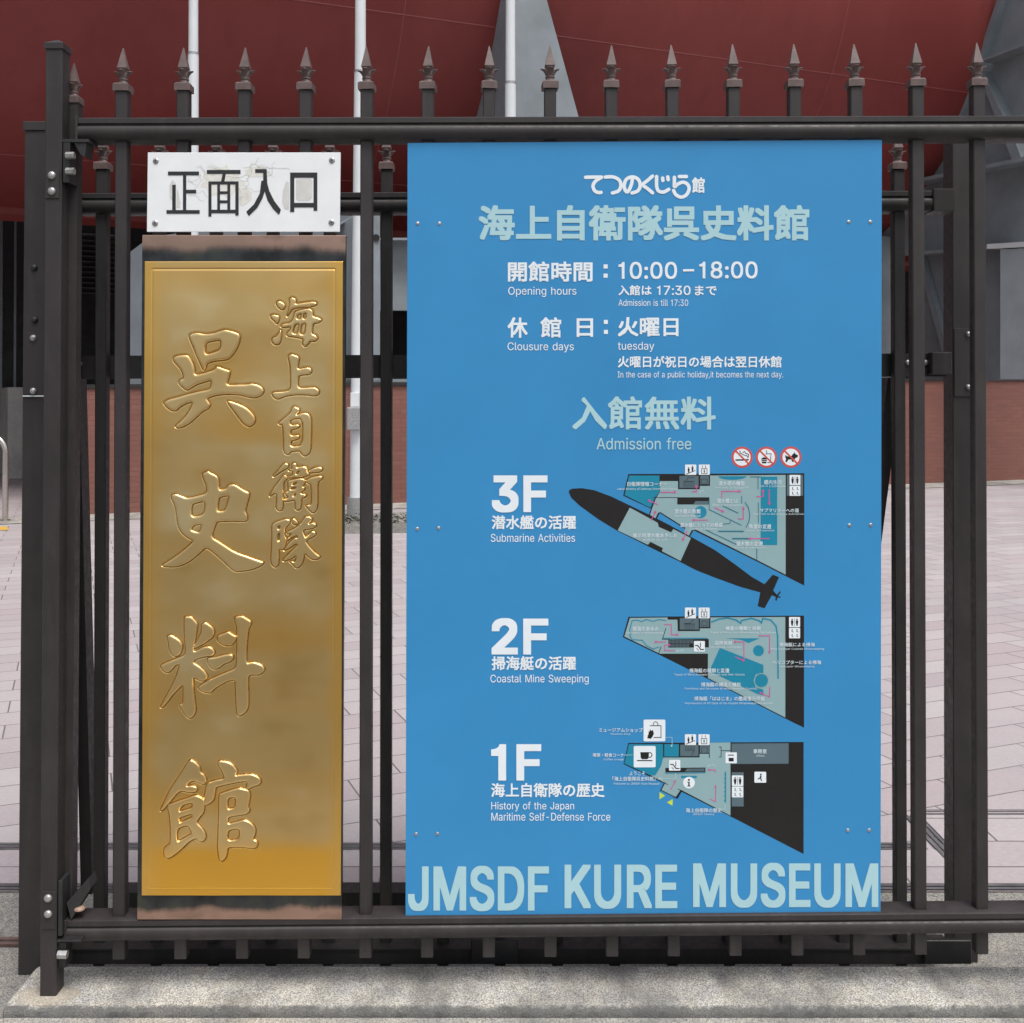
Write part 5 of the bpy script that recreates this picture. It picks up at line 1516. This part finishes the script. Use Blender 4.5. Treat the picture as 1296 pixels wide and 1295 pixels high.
# ------------------------------------------------------------ white entrance sign
ws = thing('entrance_sign', 'small white board with flaking paint reading 正面入口 above the brass plaque', 'sign', P(309, 293, -.002))
YW = -0.010
mb = MB()
mb.loft([[P(x, y, YW) + Vector((0, dy, 0)) for x, y in ((187, 193), (431, 193), (430, 293.5), (185.8, 293.5))] for dy in (.004, 0)])
obj('panel', mb, M['board'], ws, bevel=.0008)
mz = lambda pts: [(170 + x / 4.629, 180 + y / 4.629) for x, y in pts]
rc = lambda x0, y0, x1, y1: mz([(x0, y0), (x1, y0), (x1, y1), (x0, y1)])
mb = MB()
polys = [[rc(197, 172, 379, 194), rc(285, 194, 304, 398), rc(304, 279, 362, 300), rc(222, 250, 243, 398), rc(188, 398, 383, 419)],
         [rc(425, 163, 622, 186), mz([(517, 186), (536, 186), (528, 230), (508, 230)]), rc(434, 230, 611, 248), rc(434, 248, 452, 436), rc(592, 248, 611, 430), rc(452, 396, 592, 416), rc(486, 248, 502, 396), rc(545, 248, 562, 396), rc(502, 288, 545, 304), rc(502, 341, 545, 357)],
         [rc(708, 158, 776, 180), mz([(755, 180), (776, 180), (779, 240), (790, 285), (820, 345), (859, 396), (848, 426), (812, 390), (780, 340), (764, 288), (750, 330), (720, 385), (671, 433), (656, 408), (700, 365), (735, 300), (744, 226), (755, 226)])],
         [rc(913, 178, 937, 409), rc(1050, 178, 1072, 402), rc(937, 178, 1050, 208), rc(937, 356, 1050, 382)]]
for g in polys:
    m_ = MB()
    for k, p in enumerate(g):
        pfill(m_, p, YW - .0009 - .00001 * k)
    obj('lettering', m_, M['letter'], ws)
for k, pt in enumerate(([(948, 218), (1030, 214), (1043, 225), (1042, 325), (1025, 343), (960, 345), (946, 335)], [(890, 228), (905, 235), (908, 320), (905, 395), (880, 392), (866, 350), (870, 285)],
                        [(222, 222), (238, 235), (243, 250), (222, 250), (222, 340), (208, 330), (205, 255)], [(250, 270), (262, 310), (272, 360), (268, 385), (247, 385)])):
    m_ = MB()
    pfill(m_, mz(pt), YW - .0004 - .00001 * k)
    obj('bare_patch', m_, M['peel'], ws)
rp_ = random.Random(11)
def blob(cx, cy, rx, ry, n=26):
    return mz([(cx + rx * (1 + rp_.uniform(-.22, .16)) * math.cos(2 * math.pi * k / n), cy + ry * (1 + rp_.uniform(-.22, .16)) * math.sin(2 * math.pi * k / n)) for k in range(n)])
for k, bb in enumerate(((520, 230, 118, 92, 40), (720, 175, 70, 34, 26), (640, 320, 48, 52, 26))):
    m_ = MB()
    pfill(m_, blob(*bb), YW - .00025 - .00002 * k)
    obj('yellowed_patch', m_, M['peelbeige'], ws)
m_ = MB()
def crack(x, y, ang, n, step=11, w=.35):
    pts = [(x, y)]
    for k in range(n):
        ang += rp_.uniform(-.75, .75)
        x += step * math.cos(ang)
        y += step * .8 * math.sin(ang)
        pts.append((x, y))
    pline(m_, mz(pts), w * rp_.uniform(.7, 1.6), YW - .0006)
    return pts
for x, y, a, n in ((365, 150, 0, 9), (455, 150, .1, 8), (640, 150, 0, 15), (780, 150, .05, 12), (330, 232, .6, 8), (350, 275, -.6, 9), (310, 230, .2, 6), (540, 200, .1, 14), (560, 215, .2, 12), (630, 225, .3, 14), (640, 250, .5, 9), (655, 215, -.4, 9), (700, 290, .2, 8), (355, 300, .1, 5),
                   (610, 330, .5, 5), (780, 200, -.5, 6), (320, 310, .9, 6), (770, 170, .5, 6), (650, 300, -.2, 6)):
    pts = crack(x, y, a, n)
    if rp_.random() < .7:
        q = rp_.choice(pts[2:])
        crack(q[0], q[1], rp_.uniform(0, 6.28), 5)
for x0 in (455, 745):
    for k in range(6):
        a = math.pi + k * math.pi / 5
        pline(m_, mz([(x0 + 8 * math.cos(a), 150 + 8 * math.sin(a)), (x0 + 28 * math.cos(a), 150 + 22 * math.sin(a))]), .35, YW - .0006)
obj('paint_crack', m_, M['crack'], ws)
for px, py in ((197.3, 203.8), (420.2, 203), (196.4, 282.6), (419.6, 281.6)):
    screw(px, py, YW, .0072, ws)

# ------------------------------------------------------------ brass plaque
pq = thing('plaque', 'tall polished brass plaque with raised brush characters on a stained bronze backing', 'plaque', P(306, 1163, 0))
YBK, YPL = -0.012, -0.0165
mb = MB()
mb.loft([[P(x, y, YBK) + Vector((0, dy, 0)) for x, y in ((180, 297.5), (437.5, 298), (432.5, 1164), (173.5, 1164))] for dy in (.017, 0)])
obj('backing_board', mb, M['bronze'], pq, bevel=.001)
A = lambda ox, oy, s: (lambda pts: [(ox + x / s, oy + y / s) for x, y in pts])
g1, g2, g3, g4 = A(200, 400, 8.093), A(195, 590, 8.64), A(195, 770, 8.633), A(195, 950, 8.633)
h1, h2 = A(335, 370, 5.8875), A(335, 580, 8.925)
def pp(s):
    return [tuple(float(c) for c in q.split(',')) for q in s.split()]
CH = []
CH.append((g1, ["318,205 335,182 400,170 480,185 570,175 640,150 685,138 760,155 830,180 845,210 835,270 805,340 770,395 720,445 640,455 560,465 500,488 490,530 480,555 462,550 430,480 390,390 355,300 330,250",
  "155,430 185,408 250,398 310,403 340,440 365,490 378,540 380,605 480,580 580,548 600,515 625,520 690,545 745,562 730,620 705,705 800,702 900,700 960,690 1030,705 1075,735 1088,770 1060,815 1000,838 930,830 850,808 760,800 660,803 580,815 500,845 525,880 540,910 515,950 460,975 400,1030 330,1095 260,1135 200,1148 172,1130 230,1080 290,1020 340,940 355,880 290,895 220,935 190,970 140,970 90,935 55,890 100,855 200,830 300,800 400,775 500,755 540,740 548,655 480,675 400,700 340,735 295,762 250,730 212,690 225,650 262,640 255,590 230,540 195,500 165,470",
  "705,865 760,875 840,905 910,940 960,985 995,1030 995,1085 970,1120 935,1135 890,1115 840,1060 790,990 740,925"],
  ["485,275 560,255 645,245 640,345 560,375 485,395"]))
CH.append((g2, ["530,85 550,68 595,50 620,72 680,98 710,130 712,262 790,245 815,200 880,197 930,225 985,262 1048,288 1040,340 1015,420 998,490 1022,535 1020,590 990,605 850,600 760,602 685,608 655,690 632,775 740,840 880,935 1010,980 1120,1020 1212,1050 1160,1095 1060,1135 960,1148 880,1152 800,1080 700,985 620,920 565,888 500,950 420,1020 330,1075 250,1098 170,1102 70,1088 170,1030 290,945 370,880 435,815 360,780 300,725 262,650 250,560 240,480 225,420 190,355 195,310 240,300 300,325 360,348 450,330 578,295 575,220 555,170 535,125"],
  ["412,418 480,398 560,382 552,525 412,560", "712,345 760,328 825,322 805,400 778,485 692,495 700,420", "412,670 450,640 520,635 510,690 495,722 412,702"]))
CH.append((g3, ["330,95 350,85 410,85 450,125 482,165 465,250 455,330 435,415 440,470 490,445 540,415 610,412 650,440 670,480 640,520 560,528 490,545 440,565 435,590 500,630 555,680 588,730 575,775 540,797 490,785 430,755 430,830 440,930 452,1040 460,1110 440,1170 400,1205 360,1190 320,1130 285,1080 272,1045 318,1038 318,940 318,830 270,880 210,940 150,1020 95,1085 65,1082 110,1000 180,870 240,750 285,605 230,625 190,680 150,705 105,690 62,625 130,590 220,555 340,505 345,440 335,300 330,200",
  "520,180 545,150 580,155 640,200 662,240 650,310 600,350 530,395 445,440 430,415 480,340 515,260",
  "138,300 185,285 230,310 290,350 318,400 300,480 270,515 230,528 190,500 165,440 158,370",
  "690,310 720,285 770,265 815,248 860,280 910,305 890,360 850,405 800,410 740,395 695,355",
  "578,555 600,535 680,530 760,505 850,495 872,525 865,560 820,590 760,610 710,655 650,668 605,630",
  "882,95 910,82 970,78 1020,110 1068,140 1060,180 1035,220 1025,300 1015,400 1010,500 1018,600 1075,580 1140,595 1190,620 1215,660 1190,700 1150,728 1080,725 1030,735 1030,850 1035,960 1032,1080 1000,1140 960,1165 920,1180 903,1140 895,1000 890,880 888,780 820,790 740,830 660,880 620,925 560,920 505,895 480,865 510,835 600,780 700,730 800,690 900,648 905,500 905,350 910,220 885,150"], []))
CH.append((g4, ["385,105 410,95 460,125 505,170 510,230 550,260 575,305 565,360 530,372 490,350 430,330 385,350 350,385 420,378 470,395 478,430 450,455 390,460 300,440 250,470 190,545 160,580 120,630 75,665 65,650 110,560 170,430 250,310 330,190",
  "148,590 240,555 350,520 460,478 545,520 555,600 545,680 500,730 465,780 520,830 560,890 572,940 550,985 510,1000 480,985 455,955 380,1000 310,1070 240,1130 180,1170 140,1185 110,1150 105,1070 150,1030 178,1010 180,850 170,700 150,630",
  "570,375 600,345 680,318 775,302 745,230 710,170 695,122 720,106 800,115 870,150 920,225 885,270 960,258 1070,250 1130,275 1165,305 1172,345 1145,380 1090,392 1020,428 1000,425 1025,335 950,340 850,360 760,380 670,405 668,480 655,540 610,582 555,602 535,560 555,470",
  "708,475 740,462 830,430 930,402 970,412 1035,425 1055,470 1045,540 1030,610 1048,640 1035,680 990,700 900,712 808,730 808,800 900,775 985,750 1040,770 1090,810 1115,860 1105,920 1085,965 1130,985 1138,1020 1120,1060 1080,1072 980,1058 880,1055 805,1062 800,1130 775,1185 735,1218 710,1180 695,1060 700,900 708,700"],
  ["280,640 320,595 420,568 415,622 345,642 280,662", "278,735 345,712 418,688 415,728 345,757 280,788", "252,890 270,850 320,828 372,822 400,870 415,905 340,950 252,1000", "805,540 830,515 890,510 890,600 870,625 805,640", "805,885 850,862 938,852 932,965 805,982"]))
CH.append((h1, ["85,75 110,62 150,85 155,110 135,132 110,120 90,95", "42,172 70,165 108,175 110,200 92,238 75,215 50,195", "122,272 125,300 122,360 105,388 75,390 52,365 60,338 85,330 108,300",
  "182,50 205,36 232,48 238,70 228,88 280,78 360,68 392,78 385,98 330,108 240,115 205,125 185,155 163,185 178,140 188,95",
  "120,250 135,235 190,228 212,200 222,150 240,138 300,122 340,120 362,140 360,180 400,188 430,205 400,228 360,232 352,310 385,320 398,345 375,365 340,362 325,385 300,405 282,390 290,348 240,335 165,325 165,305 190,280 195,255 150,262 125,260"],
  ["240,185 248,165 275,158 270,195 245,200", "290,160 310,155 308,195 288,198", "225,240 260,232 245,310 205,305", "275,235 308,230 300,315 262,312"]))
CH.append((h1, ["172,475 200,458 255,478 258,500 250,530 248,575 310,558 345,565 352,590 335,612 280,615 250,625 248,715 330,708 380,708 408,730 405,760 370,772 300,762 220,762 150,775 100,797 70,785 52,755 70,742 140,740 195,725 192,620 190,540"], []))
CH.append((h1, ["100,975 150,935 195,895 205,860 225,848 265,870 258,890 232,915 290,895 330,905 348,935 348,1050 345,1150 335,1200 300,1222 275,1205 265,1180 195,1185 180,1208 155,1205 140,1170 140,1080 135,985 110,985"],
  ["190,945 285,935 285,1140 195,1150 195,1105 250,1095 262,1075 250,1060 195,1068 192,1025 250,1012 265,995 245,982 192,990"]))
CH.append((h2, ["92,200 150,140 200,75 235,48 275,70 265,105 220,130 150,175 100,208", "55,425 100,340 160,260 215,185 245,190 260,225 215,270 212,360 210,460 205,560 190,592 150,590 130,560 135,470 140,400 100,400 60,430",
  "305,65 335,48 365,65 362,108 400,92 450,88 490,115 480,145 510,170 500,195 460,200 400,215 330,218 260,225 265,205 315,190 318,150 300,140 270,140 275,125 312,118",
  "262,255 330,235 400,222 445,230 468,255 450,290 430,318 455,330 450,360 415,372 412,398 450,400 475,420 455,445 415,450 412,530 400,575 370,590 345,570 345,470 290,480 215,492 210,465 260,450 260,430 228,400 235,380 270,370 262,300",
  "492,145 550,108 620,95 655,110 650,140 610,158 550,160 510,168", "462,250 520,215 620,195 655,205 650,240 605,262 598,350 600,450 595,560 570,605 540,618 510,590 460,535 480,525 530,525 530,400 525,300 500,285 470,270"],
  ["355,155 395,140 380,175 355,180", "312,285 365,268 358,292 312,302", "290,335 355,320 350,345 292,352", "325,410 350,395 345,425 322,430"]))
CH.append((h2, ["78,760 110,725 180,700 245,680 290,695 285,735 230,790 225,850 245,900 235,980 215,1030 190,1035 160,1020 160,1130 155,1210 120,1232 85,1210 70,1150 78,1000 85,850", "305,690 330,672 375,710 375,740 340,755 310,730",
  "240,835 320,800 375,765 415,725 445,680 460,655 510,655 540,680 535,705 490,740 540,722 585,740 580,775 530,795 430,810 445,850 460,895 490,870 530,815 575,830 580,865 540,890 490,915 465,940 520,1010 580,1070 635,1110 600,1140 540,1145 490,1110 455,1070 440,1140 420,1200 380,1235 350,1240 320,1195 275,1165 300,1160 345,1170 355,1110 350,1100 290,1140 210,1165 205,1150 280,1070 350,1000 375,975 350,965 290,1010 220,1045 215,1035 280,950 340,895 375,900 360,865 300,900 250,940 245,920 310,850 260,858"],
  ["150,765 175,760 170,800 152,800", "150,860 165,835 172,890 160,940 148,920"]))
def smooth_loop(L, it=2):
    for _ in range(it):
        out = []
        for i in range(len(L)):
            a, b = L[i - 1], L[i]
            out += [(a[0] * .8 + b[0] * .2, a[1] * .8 + b[1] * .2), (a[0] * .2 + b[0] * .8, a[1] * .2 + b[1] * .8)]
        L = out
    return L
# the plate is one embossed sheet: a fine height field, cut along the flat ground round each character
ST = 0.001
q0, q1 = P(182.5, 330.5, YPL), P(431.8, 1134.5, YPL)
skew = P(178.6, 1134.5, YPL).x - q0.x            # the lower end sits a touch to the left
NX, NZ = int((q1.x - P(178.6, 1134.5, YPL).x) / ST) + 1, int((q0.z - q1.z) / ST) + 1
jx, jz = np.meshgrid(np.arange(NX), np.arange(NZ))
GXL = np.linspace(q0.x, q0.x + skew, NZ)[:, None]
GX = GXL + jx * ST
GZ = q0.z - jz * ST
def seg_sdf(X, Z, L):
    d2 = np.full(X.shape, 1e9)
    ins = np.zeros(X.shape, bool)
    n = len(L)
    for i in range(n):
        (ax, az), (bx, bz) = L[i - 1], L[i]
        ex, ez = bx - ax, bz - az
        wx, wz = X - ax, Z - az
        t = np.clip((wx * ex + wz * ez) / (ex * ex + ez * ez + 1e-15), 0, 1)
        d2 = np.minimum(d2, (wx - ex * t) ** 2 + (wz - ez * t) ** 2)
        if abs(ez) > 1e-12:
            c = ((az > Z) != (bz > Z)) & (X < ex * (Z - az) / ez + ax)
            ins ^= c
    d = np.sqrt(d2)
    return np.where(ins, -d, d)
H = np.zeros((NZ, NX))
OWN = np.full((NZ, NX), -1)
DM = np.full((NZ, NX), 1.0)
for ci, (fz, outs, holes) in enumerate(CH):
    wl = lambda s: [(lambda q: (q.x, q.z))(P(x, y, YPL)) for x, y in smooth_loop(fz(pp(s)))]
    OL, HL = [wl(s) for s in outs], [wl(s) for s in holes]
    allp = [p for L in OL for p in L]
    x0, x1 = min(p[0] for p in allp) - .014, max(p[0] for p in allp) + .014
    z0, z1 = min(p[1] for p in allp) - .014, max(p[1] for p in allp) + .014
    r0, r1 = max(0, int((q0.z - z1) / ST)), min(NZ, int((q0.z - z0) / ST) + 1)
    c0, c1 = max(0, int((x0 - q0.x) / ST)), min(NX, int((x1 - q0.x - skew) / ST) + 2)
    X, Z = GX[r0:r1, c0:c1], GZ[r0:r1, c0:c1]
    d = None
    for L in OL:
        e = seg_sdf(X, Z, L)
        d = e if d is None else np.minimum(d, e)
    for L in HL:
        d = np.maximum(d, -seg_sdf(X, Z, L))
    big = ci < 4
    hh, w = (.0040, .0024) if big else (.0034, .0021)
    t = np.clip(-d / .0015, 0, 1)
    t2 = np.clip(-d / (.0065 if big else .0045), 0, 1)
    prof = (.70 * t + .30 * np.sin(t2 * math.pi / 2)) * hh
    groove = -.0019 * np.exp(-((d - .0008) / .0012) ** 2)
    ring_ = .00008 * np.exp(-((d - .006) / .003) ** 2)
    H[r0:r1, c0:c1] += np.where(d < 0, prof, 0) + groove + ring_ * (d > 0)
    sub_ = OWN[r0:r1, c0:c1]
    sub_[d < .0014] = ci
    DM[r0:r1, c0:c1] = np.minimum(DM[r0:r1, c0:c1], d)
# hand beaten unevenness of the sheet
H += .00022 * np.sin(GX * 23 + 1.3 + 2 * np.sin(GZ * 5)) * np.sin(GZ * 13 + .6) + .00012 * np.sin(GX * 41 + GZ * 17) + .00009 * np.sin(GZ * 47 + 3 * np.sin(GX * 9))
# incised border line
ix = np.minimum(jx * ST, (NX - 1 - jx) * ST)
iz = np.minimum(jz * ST, (NZ - 1 - jz) * ST)
db = np.where((iz < .026), np.abs(iz - .0195), 9)
db = np.where(ix < .020, 9, db)
dv = np.where((iz > .0195), np.abs(ix - .0195), 9)
H -= .0011 * np.exp(-(db / .0019) ** 2) + .0006 * np.exp(-(dv / .0019) ** 2)
edge = np.minimum(ix, iz)
H -= np.where(edge < ST * .5, .0045, 0) + np.where((edge >= ST * .5) & (edge < ST * 1.5), .0004, 0)
V = np.stack([GX, YPL - H, GZ], -1).reshape(-1, 3)
idx = np.arange(NX * NZ).reshape(NZ, NX)
Fq = np.stack([idx[:-1, :-1], idx[1:, :-1], idx[1:, 1:], idx[:-1, 1:]], -1).reshape(-1, 4)
fo = OWN[:-1, :-1].reshape(-1)
fd = ((DM[:-1, :-1] + DM[1:, 1:]) / 2).reshape(-1)
base = np.array(pq.location)
def sub_mesh(name, sel):
    f = Fq[sel]
    u, inv = np.unique(f, return_inverse=True)
    me = bpy.data.meshes.new(name)
    me.from_pydata((V[u] - base).tolist(), [], inv.reshape(-1, 4).tolist())
    me.polygons.foreach_set('use_smooth', [True] * len(me.polygons))
    me.update()
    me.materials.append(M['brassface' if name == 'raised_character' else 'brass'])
    if name == 'raised_character':        # shade in the crease round the relief, painted on as darker brass
        me.materials.append(M['crease_shade'])
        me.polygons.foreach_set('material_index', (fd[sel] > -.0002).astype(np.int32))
    o = bpy.data.objects.new(name, me)
    COL.objects.link(o)
    o.parent = pq
    return o
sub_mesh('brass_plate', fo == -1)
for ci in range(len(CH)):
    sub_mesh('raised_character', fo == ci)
